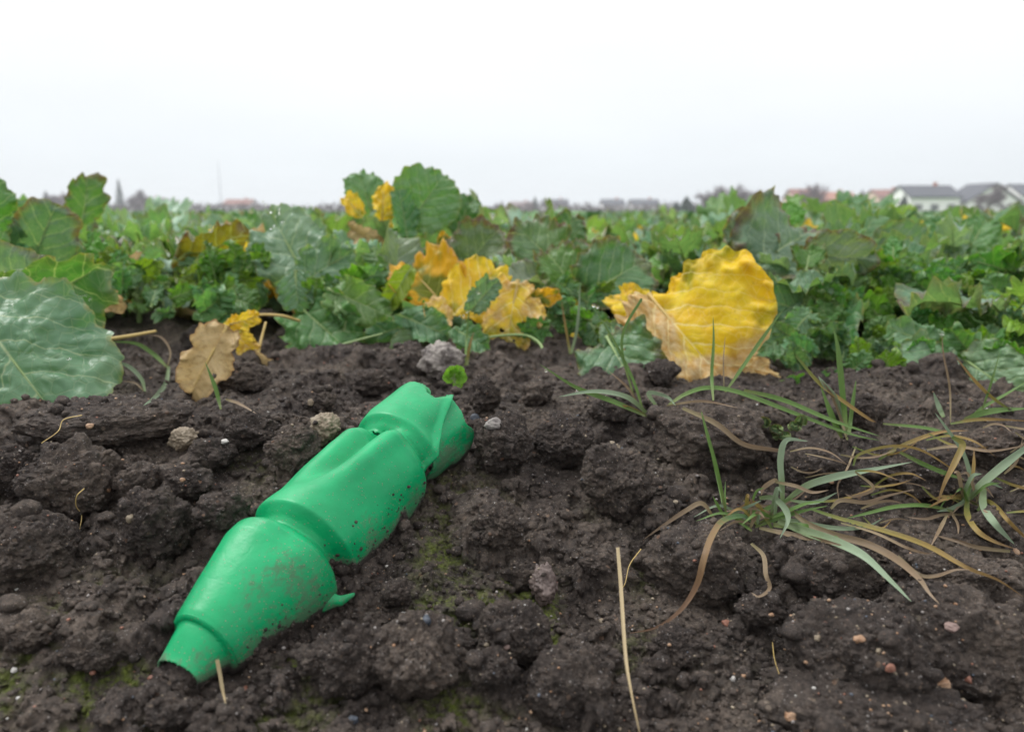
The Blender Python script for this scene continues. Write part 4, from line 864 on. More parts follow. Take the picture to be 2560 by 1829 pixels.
def build_plant(x, y, rs, nleaf, height, label, parts=True, sc=1.0, pal=None):
    ny = 0; root_ = empty('rapeseed_plant', (x, y, gz(x, y)), 'rapeseed plant', 'plant', 'rapeseed plants of the crop'); root_.rotation_euler = (0, 0, rs.random()*6.28); root_.scale = (sc,)*3
    obj('stem', stem_me, root_)
    a0 = rs.random()*6.28; pur = rs.random() < .25
    for k in range(nleaf):
        yel = rs.random() < .045; me = rs.choice(LIBY) if yel else rs.choice(LIB)
        o = obj('leaf', me, root_); a = a0 + k*2.4 + rs.uniform(-.3, .3); f = k/nleaf; el = rs.uniform(.1, .5) + f*.85 + (height-.15)*2
        o.rotation_euler = (el, rs.uniform(-.25, .25), a); s_ = rs.uniform(.75, 1.25)*(1.05-.35*f); o.scale = (s_,)*3
        o.location = (0, 0, .015 + f*.055*height/.15)
        leafcol(o, rs, pal, (rs.uniform(.6, 1) if pur and rs.random() < .6 else None))
        if yel: o.name = 'leaf'; ny = 1
    root_['label'] = label(ny, pur) if callable(label) else label
    return root_
def row_edge(x, y):            # nearest distance at which the crop stands, by bearing
    px = 1280 + F*x/y/cp_
    return float(np.interp(px, [-600, 0, 300, 700, 1300, 1650, 1950, 2250, 2560, 3200], [1.0, 1.02, 1.10, 1.14, 1.12, 1.16, 1.02, .96, .92, .90]))
rc = random.Random(77); spots = []
y = .9
while y < 60:
    step = .092 + .030*y if y < 3 else .11*y*(.8 + .02*y)
    step = min(step, 3.0)
    half = 1.12*y + .1; n = int(2*half/step)
    for k in range(n):
        xx = -half + (k+rc.random())*step; yy_ = y + rc.uniform(-.5, .5)*step
        if yy_ > row_edge(xx, max(yy_, .3)): spots.append((xx, yy_))
    y += step*.8
spots.sort(key=lambda q: q[1] + (100 if abs(q[0]) > .76*q[1] + .1 else 0)); print('plant spots', len(spots))
n_ind = 296
WH = ['front row', 'second band']
for i, (x_, y_) in enumerate(spots[:n_ind]):
    bear = 1280 + F*x_/y_/cp_
    where = next(w_ for b_, w_ in ((250, 'behind the big left leaf'), (650, 'behind the dead tan leaf'), (1150, 'behind the central yellow leaves'), (1450, 'between the two yellow leaf groups'), (1800, 'behind the large yellow leaf'), (2150, 'behind the grey-green wide leaf'), (9999, 'below the white houses')) if bear < b_)
    far_ = 'at the crop front' if y_ < 1.45 else ('in the second rows' if y_ < 2.1 else ('in the middle rows' if y_ < 3 else 'far back in the rows'))
    lab = lambda ny, pu, where=where, far_=far_: ('rapeseed plant with a yellow leaf ' if ny else ('purple-edged rapeseed plant ' if pu else 'all-green rapeseed plant ')) + far_ + ', ' + where
    nl = 13 if y_ < 1.7 else 11
    build_plant(x_, y_, rc, nl, rc.uniform(.09, .15), lab, sc=rc.uniform(.78, 1.10) if y_ < 1.5 else rc.uniform(.95, 1.42))
rest = spots[n_ind:]
# the rest of the field: simplified leaves joined in one mesh
def field_mesh():
    base = []
    for k in range(5):
        me = leaf_mesh('tmp', L=.13, W=.10, seed=600+k, teeth=9, tooth=.16, wav=.2, fold=.4, ripple=.30, bend=.9, nr=4, nt=30, pet=.03, lobes=0)
        v = np.array([q.co[:] for q in me.vertices]); f = [list(p.vertices) for p in me.polygons if p.material_index == 0]; f = np.array(f); u = np.zeros((len(v), 2))
        nvb = 120; v = v[:nvb]; base.append((v, f)); bpy.data.meshes.remove(me)
    rs = np.random.RandomState(9); Vs, Fs, tn = [], [], []; off = 0
    for (x_, y_) in rest:
        sc = 1.0 + .05*min(y_, 30); k0 = rs.rand()*6.28; zb = gz(x_, y_)
        for k in range(8 if y_ < 6 else 6):
            v, f = base[rs.randint(5)]; a = k0 + k*2.4; el = .2 + .9*(k % 6)/6 + rs.uniform(-.1, .2); w = v*(rs.uniform(.45, .85) if y_ < 6 else rs.uniform(.7, 1.2))*sc*np.array((1.15, 1, .8))
            ce, se = math.cos(el), math.sin(el); w = np.stack([w[:, 0], w[:, 1]*ce-w[:, 2]*se, w[:, 1]*se+w[:, 2]*ce], -1)
            ca, sa = math.cos(a), math.sin(a); w = np.stack([w[:, 0]*ca-w[:, 1]*sa, w[:, 0]*sa+w[:, 1]*ca, w[:, 2]], -1) + np.array((x_, y_, zb+.02+.02*k/6))
            w[:, 2] = np.minimum(w[:, 2], zb + .168 + .002*min(y_, 12) + .02*rs.rand())
            Vs.append(w); Fs.append(f+off); off += len(v); tn.append(np.full(len(v), rs.rand()))
    t = NT('crop_leaves'); at_ = t.attr('tone'); r = t.n('ShaderNodeValToRGB', {0: at_}); e = r.color_ramp.elements; e[0].color = (.042, .130, .030, 1); e[1].color = (.26, .19, .02, 1); e[1].position = 1
    for p_, c_ in ((.3, (.11, .25, .07, 1)), (.55, (.15, .27, .15, 1)), (.75, (.13, .26, .03, 1)), (.9, (.09, .11, .05, 1)), (.97, (.09, .11, .05, 1))): q = e.new(p_); q.color = c_
    b = t.bsdf(r.outputs[0], .45, .5); tl = t.n('ShaderNodeBsdfTranslucent', {'Color': r.outputs[0]}); mat = t.done(t.n('ShaderNodeMixShader', {0: .25, 1: b.outputs[0], 2: tl.outputs[0]}))
    me = mesh_np('distant_crop', np.concatenate(Vs), np.concatenate(Fs), mat); vattr(me, 'tone', np.concatenate(tn)); return me
tag(obj('distant_crop', field_mesh()), 'mass of green rapeseed foliage running to the horizon', None, None, 'stuff')
# beyond 60 m the crop reads as an even green sheet
t = NT('crop_far'); p = t.n('ShaderNodeNewGeometry').outputs['Position']; n = t.noise(p, 1.5, 5, .7).outputs[0]
mfar = t.done(t.bsdf(t.mix(t.rng(n, .3, .7), (.06, .14, .035), (.13, .22, .08)), .8, .2))
xs = np.linspace(-1, 1, 160)[None, :]; ys = np.exp(np.linspace(math.log(45), math.log(165), 90))[:, None]
XF = xs*ys*1.3; YF = ys + 0*xs; ZF = .055 + .17*sstep(45, 55, YF) + .05*noise3(P3(XF, YF)*.9)
tag(obj('crop_canopy', mesh_np('crop_canopy', np.stack([XF, YF, ZF], -1).reshape(-1, 3), gridfaces(90, 160), mfar)), 'even green top of the far crop before the houses', None, None, 'stuff')
# ------------------------------------------------------------------ grass, straws, roots
def blade_material(name, stops):
    t = NT(name); u = t.attr('along'); p = t.n('ShaderNodeNewGeometry').outputs['Position']
    n = t.noise(p, 160, 4, .6).outputs[0]; r = t.n('ShaderNodeValToRGB', {0: t.M('ADD', u, t.M('MULTIPLY', t.M('SUBTRACT', n, .5), .35))})
    e = r.color_ramp.elements; e[0].position = stops[0][0]; e[0].color = (*stops[0][1], 1); e[1].position = stops[-1][0]; e[1].color = (*stops[-1][1], 1)
    for a, c in stops[1:-1]: q = e.new(a); q.color = (*c, 1)
    w = t.attr('across'); rib = t.M('SINE', t.M('MULTIPLY', w, 34.0))
    c = t.mul(t.M('MULTIPLY', t.M('ADD', rib, 1.0), .16), r.outputs[0], (.45, .5, .45))
    b = t.bsdf(c, .42, .5, t.bump(rib, .0002, .5)); tl = t.n('ShaderNodeBsdfTranslucent', {'Color': c})
    return t.done(t.n('ShaderNodeMixShader', {0: .25, 1: b.outputs[0], 2: tl.outputs[0]}))
BM = {'green': blade_material('grass_green', [(0, (.20, .24, .08)), (.25, (.12, .22, .05)), (1, (.16, .27, .08))]),
      'blue': blade_material('grass_blue_green', [(0, (.17, .24, .09)), (.4, (.24, .32, .20)), (1, (.27, .36, .24))]),
      'brown': blade_material('grass_brown', [(0, (.24, .21, .10)), (.2, (.34, .26, .16)), (.6, (.27, .19, .12)), (1, (.34, .25, .17))]),
      'tip': blade_material('grass_green_to_brown', [(0, (.10, .19, .09)), (.18, (.10, .20, .07)), (.32, (.25, .16, .07)), (.7, (.24, .14, .08)), (1, (.28, .17, .11))]),
      'ochre': blade_material('grass_ochre', [(0, (.13, .20, .05)), (.3, (.27, .22, .06)), (.6, (.36, .24, .08)), (1, (.28, .17, .08))])}
STRAW = blade_material('dry_straw', [(0, (.46, .36, .20)), (.5, (.54, .43, .26)), (1, (.50, .38, .20))])
def blade(parent, pts, wpx, mat, Y0, Y1, n=44, taper0=.55, foldd=.35, face=0.0, name='blade', lift=None, rise=.0):
    """pts on the native picture; Y0..Y1 distance from root to tip; wpx widest width in native pixels"""
    m = len(pts); seg = [0]
    for i in range(1, m): seg.append(seg[-1] + math.hypot(pts[i][0]-pts[i-1][0], pts[i][1]-pts[i-1][1]))
    P_ = [Vector(at(a, b, Y0 + (Y1-Y0)*seg[i]/seg[-1])) for i, (a, b) in enumerate(pts)]
    C_ = bezcurve(P_, n); V = []; al = []; ac = []; rs = random.Random(int(pts[0][0]*7+pts[-1][1]))
    # a blade lies on the clods, never inside them: bring it forward to the first surface along its line of sight
    ks = []
    for c in C_:
        d = np.array(c[:]) - np.array((0, 0, CAMZ)); px = CXP + F*d[0]/(d[1]*cp_ - d[2]*sp_); py = CYP - F*(d[1]*sp_ + d[2]*cp_)/(d[1]*cp_ - d[2]*sp_)
        ks.append(min(1.0, (hit(px, py)[1]-.0035-1.15*wpx/F*d[1])/d[1]) if py < 1900 else 1.0)
    ks = np.array(ks); kk = ks.copy()
    for q in range(8): kk = np.minimum(kk, np.convolve(np.pad(kk, 3, 'edge'), np.ones(7)/7, 'valid'))
    kk = np.convolve(np.pad(kk, 3, 'edge'), np.ones(7)/7, 'valid')
    C_ = [Vector((0, 0, CAMZ)) + (c - Vector((0, 0, CAMZ)))*float(k_) for c, k_ in zip(C_, kk)]
    ph = rs.random()*6
    for i, c in enumerate(C_):
        tg = (C_[min(i+1, n-1)]-C_[max(i-1, 0)]).normalized(); view = (CAMV-c).normalized(); sdx = tg.cross(view).normalized(); nr_ = sdx.cross(tg)
        tw = face + .55*math.sin(i/n*3.2+ph); s2 = sdx*math.cos(tw) + nr_*math.sin(tw); n2 = nr_*math.cos(tw) - sdx*math.sin(tw)
        u = i/(n-1); w = .96*wpx/F*c.y*.5*(taper0 + (1-taper0)*min(1, u/.25))*min(1, ((1-u)/.45)**.75 + .02)
        for k in range(5):
            v = (k-2)/2; V.append(c + s2*w*v - n2*w*foldd*(1-abs(v))); al.append(u); ac.append(v)
    me = mesh_np(name, np.array([q[:] for q in V]), gridfaces(n, 5), mat); vattr(me, 'along', al); vattr(me, 'across', ac)
    o = obj(name, me, parent, world_mesh=parent is not None); return o
def c6(x, y): return (1500 + x*.5104, 1000 + y*.5104)
def c4(x, y): return (1860 + x*.388, 420 + y*.388)
def c3(x, y): return (1300 + x*.3571, 420 + y*.3571)
def groundY(px, py): return hit(px, py)[1]
def tuft(label, rootpx, dz=.0):
    p = hit(*rootpx); return empty('grass_tuft', p, label, 'grass tuft', 'grass tufts in the soil'), p[1]
TA, YA = tuft('main grass tuft right of centre with long browning blades spread over the clods', c6(740, 620))
def B(T, Y, conv, pts, w, m, dY=0.0, **k): return blade(T, [conv(*q) for q in pts], w, BM[m], Y, Y+dY, **k)
for pts, w, m, dY in [
    ([(740, 590), (690, 565), (600, 590), (545, 670), (510, 770), (475, 900), (400, 1020), (280, 1110), (135, 1142)], 18, 'tip', -.09),
    ([(620, 560), (570, 330), (520, 150), (495, 50)], 10, 'green', .0), ([(612, 575), (580, 520), (552, 468)], 9, 'green', -.01), ([(618, 565), (612, 480), (614, 395)], 6, 'green', .01),
    ([(895, 500), (890, 400), (885, 280), (915, 195), (1018, 200)], 19, 'blue', .01), ([(900, 500), (1010, 420), (1150, 375), (1300, 345), (1530, 302)], 20, 'blue', .02),
    ([(1250, 345), (1350, 350), (1460, 390)], 6, 'ochre', -.01), ([(620, 560), (700, 532), (790, 490)], 11, 'blue', -.01),
    ([(780, 478), (850, 480), (905, 530), (920, 590), (880, 678)], 18, 'blue', -.03), ([(870, 590), (1000, 640), (1150, 690), (1290, 760), (1420, 880), (1525, 985)], 26, 'blue', -.06),
    ([(910, 515), (1010, 600), (1150, 660), (1300, 700), (1440, 770), (1560, 870), (1610, 940), (1665, 1000)], 20, 'brown', -.07),
    ([(1030, 530), (1180, 580), (1400, 640), (1600, 710), (1800, 820), (1950, 880), (2077, 965)], 14, 'ochre', -.05),
    ([(775, 570), (950, 590), (1150, 625), (1300, 620), (1390, 575)], 12, 'blue', -.01), ([(780, 600), (900, 550), (1010, 505), (1108, 496)], 11, 'green', -.02),
    ([(760, 622), (870, 580), (1000, 540), (1115, 517)], 10, 'green', -.02), ([(930, 490), (1050, 500), (1165, 450)], 11, 'blue', .0), ([(750, 600), (820, 530), (960, 470)], 12, 'green', .0),
    ([(850, 610), (1000, 620), (1110, 650), (1200, 700)], 22, 'green', -.02), ([(780, 625), (950, 660), (1100, 690), (1200, 715)], 15, 'brown', -.03),
    ([(740, 700), (800, 760), (812, 850), (830, 920), (780, 960), (740, 940)], 13, 'brown', -.04), ([(870, 400), (850, 395), (800, 430), (790, 465)], 14, 'brown', .0),
    ([(860, 400), (960, 420), (1040, 450), (1120, 440)], 11, 'brown', .0), ([(560, 580), (500, 505), (420, 540), (300, 620), (215, 680)], 13, 'brown', -.03),
    ([(1130, 530), (1180, 490), (1300, 500), (1400, 470), (1540, 435)], 12, 'brown', .0), ([(1460, 760), (1560, 850), (1640, 860), (1740, 830), (1815, 830)], 10, 'brown', -.03),
    ([(745, 640), (690, 600), (640, 560)], 10, 'green', -.01), ([(1250, 350), (1340, 430), (1250, 470), (1200, 460)], 9, 'brown', .0), ([(1180, 600), (1350, 650), (1500, 720), (1600, 750), (1640, 740)], 8, 'brown', -.02)]:
    B(TA, YA, c6, pts, w, m, dY)
rgA = random.Random(41)
for k in range(16):
    a = rgA.uniform(-.3, 3.3); ln = rgA.uniform(90, 330); bx_, by_ = 740 + rgA.uniform(-30, 130), 600 + rgA.uniform(-40, 30)
    pts = [(bx_, by_), (bx_+ln*.5*math.cos(a), by_-ln*.42*math.sin(a)-20), (bx_+ln*math.cos(a), by_-ln*.55*math.sin(a)+rgA.uniform(-20, 50))]
    B(TA, YA, c6, pts, rgA.uniform(7, 13), rgA.choice(['green', 'blue', 'blue', 'ochre', 'brown']), rgA.uniform(-.03, .01), n=28)
TB, YB = tuft('grass tuft near the right edge with crossed folded blades', c6(1810, 520))
for pts, w, m, dY in [
    ([(1815, 480), (1860, 420), (1950, 340), (2077, 240), (2160, 190)], 22, 'blue', -.01), ([(1800, 480), (1815, 390), (1780, 260), (1700, 140), (1640, 60)], 12, 'blue', .02),
    ([(1725, 180), (1775, 215), (1745, 290), (1690, 400), (1650, 515)], 17, 'ochre', -.02), ([(1800, 470), (1800, 560), (1850, 640), (1930, 690), (2025, 725)], 16, 'ochre', -.03),
    ([(1880, 430), (1880, 520), (1940, 610), (2030, 705)], 22, 'blue', -.03), ([(1850, 540), (1890, 495), (1940, 520), (2000, 590), (2077, 665), (2130, 700)], 13, 'ochre', -.02),
    ([(1730, 545), (1600, 515), (1450, 520), (1300, 555), (1205, 578)], 12, 'green', -.02), ([(1240, 320), (1270, 265), (1420, 225), (1560, 240), (1700, 320), (1790, 400)], 8, 'ochre', .0),
    ([(1470, 255), (1600, 320), (1700, 360), (1785, 388)], 14, 'green', .0), ([(1815, 430), (1830, 330), (1832, 235)], 9, 'ochre', .01), ([(1800, 470), (1780, 500), (1720, 530), (1650, 545)], 14, 'blue', -.01),
    ([(2010, 740), (1850, 720), (1750, 690), (1640, 660)], 13, 'brown', -.02), ([(1790, 560), (1680, 560), (1600, 580), (1505, 572)], 9, 'brown', -.02), ([(1700, 560), (1660, 640), (1620, 715)], 10, 'brown', -.02),
    ([(1940, 380), (2010, 410), (2077, 430), (2150, 450)], 8, 'ochre', .0), ([(1960, 620), (1900, 560), (1870, 520)], 10, 'brown', .0), ([(1700, 520), (1750, 600), (1755, 660)], 8, 'brown', -.01),
    ([(1980, 360), (2040, 300), (2070, 190)], 8, 'brown', .0)]:
    B(TB, YB, c6, pts, w, m, dY)
for k in range(14):
    a = rgA.uniform(-.2, 3.3); ln = rgA.uniform(90, 260); bx_, by_ = 1810 + rgA.uniform(-50, 50), 500 + rgA.uniform(-30, 30)
    pts = [(bx_, by_), (bx_+ln*.5*math.cos(a), by_-ln*.5*math.sin(a)-15), (bx_+ln*math.cos(a), by_-ln*.7*math.sin(a)+rgA.uniform(-20, 60))]
    B(TB, YB, c6, pts, rgA.uniform(6, 12), rgA.choice(['green', 'blue', 'ochre', 'brown']), rgA.uniform(-.02, .01), n=28)
TC, YC = tuft('upright grass tuft in front of the low leaves, right of the yellow leaf', (2118, 1095))
for pts, w, m, dY in [
    ([(2118, 1095), (2108, 1000), (2096, 880), (2083, 812)], 15, 'green', .01), ([(2110, 1085), (2090, 1000), (2060, 960), (2046, 940)], 13, 'blue', .0),
    ([(1990, 888), (2046, 955), (2108, 1002), (2170, 1045), (2190, 1055)], 11, 'ochre', .0), ([(2105, 1095), (2080, 1040), (2050, 960)], 15, 'green', .0), ([(2118, 1100), (2100, 1040), (2075, 980), (2052, 950)], 8, 'brown', .0),
    ([(2120, 1100), (2130, 1020), (2140, 950)], 12, 'green', .01), ([(1860, 975), (1960, 1000), (2080, 1050), (2200, 1090)], 13, 'green', -.02)]:
    blade(TC, pts, w, BM[m], YC, YC+dY)
TD, YD = tuft('grass clump left of the long arching blade, beaded with water', dv(1430, 925))
def cd_(x, y): return dv(x, y)
for pts, w, m, dY in [
    ([(1432, 922), (1360, 890), (1280, 860), (1198, 808)], 13, 'green', -.02), ([(1435, 915), (1390, 880), (1320, 868), (1240, 880)], 14, 'blue', -.03),
    ([(1430, 920), (1408, 850), (1370, 770), (1318, 680)], 9, 'green', .01), ([(1460, 905), (1440, 872), (1480, 880), (1500, 900)], 12, 'blue', .0), ([(1420, 905), (1395, 862), (1350, 822)], 7, 'brown', .0),
    ([(1485, 898), (1520, 875), (1570, 860), (1640, 870), (1760, 915), (1880, 960), (1955, 978)], 13, 'green', -.02), ([(1583, 888), (1580, 830), (1584, 760), (1583, 702)], 9, 'green', .01),
    ([(1610, 870), (1650, 812), (1700, 740), (1742, 682)], 10, 'green', .01), ([(1412, 900), (1380, 760), (1420, 670), (1424, 672)], 8, 'green', .01), ([(1440, 925), (1400, 905), (1370, 898)], 9, 'ochre', -.01),
    ([(1515, 905), (1590, 940), (1650, 985), (1730, 1000), (1730, 1005)], 15, 'brown', -.05), ([(1607, 860), (1606, 800), (1610, 745)], 4, 'brown', .01),
    ([(1480, 900), (1560, 890), (1640, 905)], 7, 'brown', -.01), ([(1557, 915), (1575, 980), (1590, 1050), (1605, 1130)], 8, 'green', -.05)]:
    blade(TD, [cd_(*q) for q in pts], w, BM[m], YD, YD+dY)
TE, YE = tuft('pair of thin upright stems behind the bottle end', dv(1034, 812))
for pts, w, m in [([(1032, 812), (1036, 750), (1045, 645)], 6, 'green'), ([(1036, 812), (1042, 770), (1052, 735)], 8, 'ochre')]: blade(TE, [cd_(*q) for q in pts], w, BM[m], YE, YE, taper0=1)
TF, YF_ = tuft('pair of thin stems in a V left of the seedling with holes', dv(1265, 785))
for pts, w, m in [([(1266, 785), (1258, 740), (1246, 668)], 7, 'ochre'), ([(1268, 785), (1282, 720), (1288, 625)], 8, 'blue')]: blade(TF, [cd_(*q) for q in pts], w, BM[m], YF_, YF_, taper0=1)
TG, YG = tuft('grass seedling with bent blades left of the dead tan leaf', dv(372, 815))
for pts, w, m, d_ in [([(372, 815), (340, 785), (300, 762), (240, 758)], 11, 'green', .0), ([(375, 812), (368, 850), (345, 880), (318, 900)], 13, 'blue', -.02), ([(372, 812), (378, 780), (360, 750), (330, 742)], 6, 'brown', .01)]: blade(TG, [cd_(*q) for q in pts], w, BM[m], YG, YG+d_)
TH, YH = tuft('single green blade standing in front of the dead tan leaf', dv(490, 908))
for pts, w, m, d_ in [([(490, 908), (478, 860), (455, 802)], 11, 'green', .0), ([(500, 885), (530, 895), (570, 918)], 8, 'brown', -.01)]: blade(TH, [cd_(*q) for q in pts], w, BM[m], YH, YH+d_)
TI, YI = tuft('short bent grass leaf between the big left leaf and the dead tan leaf', dv(322, 866))
for pts, w, m, d_ in [([(322, 868), (312, 838), (280, 810), (232, 800)], 11, 'blue', .0), ([(320, 868), (300, 850), (270, 845)], 5, 'brown', .0)]: blade(TI, [cd_(*q) for q in pts], w, BM[m], YI, YI+d_)
TJ, YJ = tuft('grass blades at the right picture edge above the folded tuft', dv(2150, 935))
for pts, w, m, d_ in [([(2140, 930), (2200, 912), (2290, 905)], 16, 'green', .0), ([(2110, 940), (2180, 930), (2300, 935)], 9, 'ochre', .0), ([(2148, 935), (2180, 905), (2240, 870), (2290, 840)], 8, 'green', .01), ([(2095, 925), (2085, 905), (2072, 870)], 14, 'blue', .0),
      ([(2250, 915), (2200, 880), (2160, 840), (2120, 790)], 9, 'ochre', .0), ([(2110, 940), (2108, 860), (2095, 790), (2090, 740)], 5, 'brown', .0), ([(2180, 910), (2200, 850), (2220, 780)], 6, 'green', .0),
      ([(1950, 1020), (2000, 990), (2080, 960), (2150, 955)], 11, 'ochre', -.03), ([(2045, 1000), (2120, 990), (2200, 1000), (2290, 985)], 9, 'brown', -.03), ([(1960, 940), (2060, 950), (2130, 970)], 9, 'green', -.02), ([(1900, 990), (1880, 1040), (1860, 1075), (1862, 1110)], 6, 'brown', -.03)]: blade(TJ, [cd_(*q) for q in pts], w, BM[m], YJ, YJ+d_)
# dead grass strands lying among the clods at right
rg = random.Random(3)
TK, YK = tuft('tangle of dry brown grass strands lying between the clods at right', dv(1950, 1010))
for k in range(26):
    x0, y0 = rg.uniform(1640, 2260), rg.uniform(940, 1160); a = rg.uniform(-.5, .5); ln = rg.uniform(60, 170); cv = rg.uniform(-40, 40)
    pts = [(x0, y0), (x0+ln*.35*math.cos(a), y0+ln*.35*math.sin(a)*.5-cv*.6), (x0+ln*.7*math.cos(a), y0+ln*.7*math.sin(a)*.5-cv*.5), (x0+ln*math.cos(a), y0+ln*math.sin(a)*.5+cv*.3)]
    Y_ = hit(*dv(x0, y0+14))[1]; blade(TK, [cd_(*q) for q in pts], rg.uniform(4, 9), BM[rg.choice(['brown', 'brown', 'ochre'])], Y_, Y_-.005, n=24)
def straw(label, pts, w, Y0, Y1, name='straw'):
    o = blade(None, [cd_(*q) for q in pts], w, STRAW, Y0, Y1, taper0=.9, foldd=.8, name=name); tag(o, label, 'straw', 'dry straws'); return o
Ya = hit(*dv(1371, 1240))[1]; straw('long straight pale straw standing right of centre at the bottom', [(1371, 1213), (1378, 1300), (1388, 1450), (1402, 1540), (1425, 1650)], 11, Ya-.03, .27)
Yb_ = hit(*dv(495, 1555))[1]; straw('short broken straw below the bottle neck', [(482, 1463), (489, 1500), (494, 1530), (501, 1562)], 12, Yb_+.004, Yb_-.004)
def roots(label, pts, Y=None, r=.0004):
    q = [hit(*dv(a, b)) for a, b in pts]; q = [(p_[0], p_[1]-.004, p_[2]+.004) for p_ in q]
    for i in range(1, len(q)): q[i] = (q[i][0], min(q[i][1], q[0][1]+.01), q[i][2])
    o = tube('root_fibre', q, r, r*.6, STALKY, n=30, sides=5); tag(o, label, 'root', 'fine root fibres')
roots('curled pale root fibre on the large left clod', [(196, 1092), (180, 1108), (178, 1130), (190, 1150), (186, 1182)])
roots('thin ochre root fibre on the slab below the big left leaf', [(190, 930), (150, 940), (138, 965), (102, 992)])
roots('fine root fibre right of the straw', [(1420, 1225), (1395, 1260), (1385, 1300), (1372, 1320)], r=.0003)
roots('fine root fibre on the flat soil at lower right', [(1708, 1430), (1712, 1465), (1722, 1500)], r=.0003)

# small clover-like seedling behind the bottle
cp0 = hit(*dv(1008, 860)); CPL = empty('weed_seedling', (cp0[0], cp0[1], cp0[2]), 'tiny bright green round-leaved seedling at the bottle open end', 'seedling')
for i, (bx, by, tx, ty) in enumerate([(1008, 842, 985, 832), (1008, 842, 1000, 815), (1008, 842, 1022, 815), (1008, 842, 1034, 834), (1008, 846, 1024, 858), (1006, 842, 1010, 828)]):
    hero(CPL, 'leaf', (bx, by), (tx, ty), .70, .695, dict(seed=400+i, wr=.95, teeth=5, tooth=.02, wav=.05, fold=.3, ripple=.05, bend=.4, nr=8, nt=40), .02, col=(.10, .27, .02, 0), mats=GM)
rw = random.Random(8); wp = hit(*dv(1735, 975)); WP = empty('weed_seedling', wp, 'small reddish weed rosette among the clods behind the long arching blade', 'seedling')
for i in range(12):
    a = rw.uniform(0, 6.28); bx, by = 1735+rw.uniform(-40, 50), 955+rw.uniform(-18, 16)
    hero(WP, 'leaf', (bx, by), (bx+22*math.cos(a), by-16*abs(math.sin(a))), wp[1]-.005, wp[1]-.01, dict(seed=420+i, wr=.7, teeth=5, tooth=.03, wav=.05, fold=.4, ripple=.1, bend=.5, nr=6, nt=30), .02, col=(.04, .085, .04, .9), mats=GM)

# water beads on leaves and blades
def drop_mat():
    t = NT('water'); return t.done(t.n('ShaderNodeBsdfGlass', {'Roughness': 0.0, 'IOR': 1.33}))
DROP = drop_mat()
v0, f0 = ICO[2]; Vs, Fs = [], []; off = 0; rd = random.Random(12)
dl = [(590, 455, 1.06), (600, 470, 1.06), (612, 480, 1.06), (620, 462, 1.06), (608, 500, 1.05), (628, 492, 1.05), (150, 796, .66), (190, 655, .80), (202, 662, .80), (1212, 818, .655), (1280, 870, .66), (1318, 873, .66), (1345, 878, .66), (1560, 860, .70),
      (1325, 700, .98), (1335, 715, .98), (1350, 705, .98), (1600, 610, 1.0), (1115, 490, 1.2), (1020, 700, .88), (1040, 690, .88), (1065, 650, .88), (1318, 678, .70), (1900, 966, .69), (1930, 974, .69), (1730, 910, .70), (2090, 740, .82), (2130, 805, .80), (2200, 860, .77)]
for (a, b, Y_) in dl:
    for q in range(2):
        c = at(*dv(a + rd.uniform(-9, 9)*q, b + rd.uniform(-7, 7)*q), Y_-.012); r = rd.uniform(.0010, .0019)
        Vs.append(v0*r*np.array((1, 1, .9)) + c); Fs.append(f0+off); off += len(v0)
tag(obj('water_beads', mesh_np('water_beads', np.concatenate(Vs), np.concatenate(Fs), DROP)), 'small beads of water on leaves and grass blades', None, None, 'stuff')

# ------------------------------------------------------------------ far edge of the field
def flatmat(name, c, rough=.8, var=.15, sc=.6):
    t = NT(name); p = t.n('ShaderNodeNewGeometry').outputs['Position']; n = t.noise(p, sc, 4).outputs[0]
    return t.done(t.bsdf(t.mix(n, tuple(k*(1-var) for k in c), tuple(k*(1+var) for k in c)), rough, .3))
WALLW = flatmat('white_render', (.86, .86, .85), .8, .03); WALLC = flatmat('cream_render', (.62, .52, .38), .8, .05); WALLG = flatmat('grey_render', (.42, .42, .42)); ROOFD = flatmat('dark_slate_roof', (.075, .08, .095)); ROOFR = flatmat('orange_tile_roof', (.30, .15, .11)); ROOFM = flatmat('faded_tile_roof', (.16, .12, .12)); ROOFB = flatmat('brown_tile_roof', (.20, .10, .085))
GLASS = (lambda t: t.done(t.bsdf((.10, .11, .12), .3, .5)))(NT('window_glass')); FRAME = flatmat('window_frame', (.6, .6, .6)); FENCE = flatmat('dark_fence', (.06, .055, .055)); BRICK = flatmat('brick_red_wall', (.38, .14, .09))
def boxv(c, s_): 
    c, s_ = np.array(c), np.array(s_)/2; v = np.array([(x, y, z) for x in (-1, 1) for y in (-1, 1) for z in (-1, 1)])*s_ + c
    return v, np.array([(0, 1, 3, 2), (4, 6, 7, 5), (0, 4, 5, 1), (2, 3, 7, 6), (0, 2, 6, 4), (1, 5, 7, 3)])
def bx(name, c, s_, mat, parent): v, f = boxv(c, s_); return obj(name, mesh_np(name, v, f, mat, smooth=False), parent)
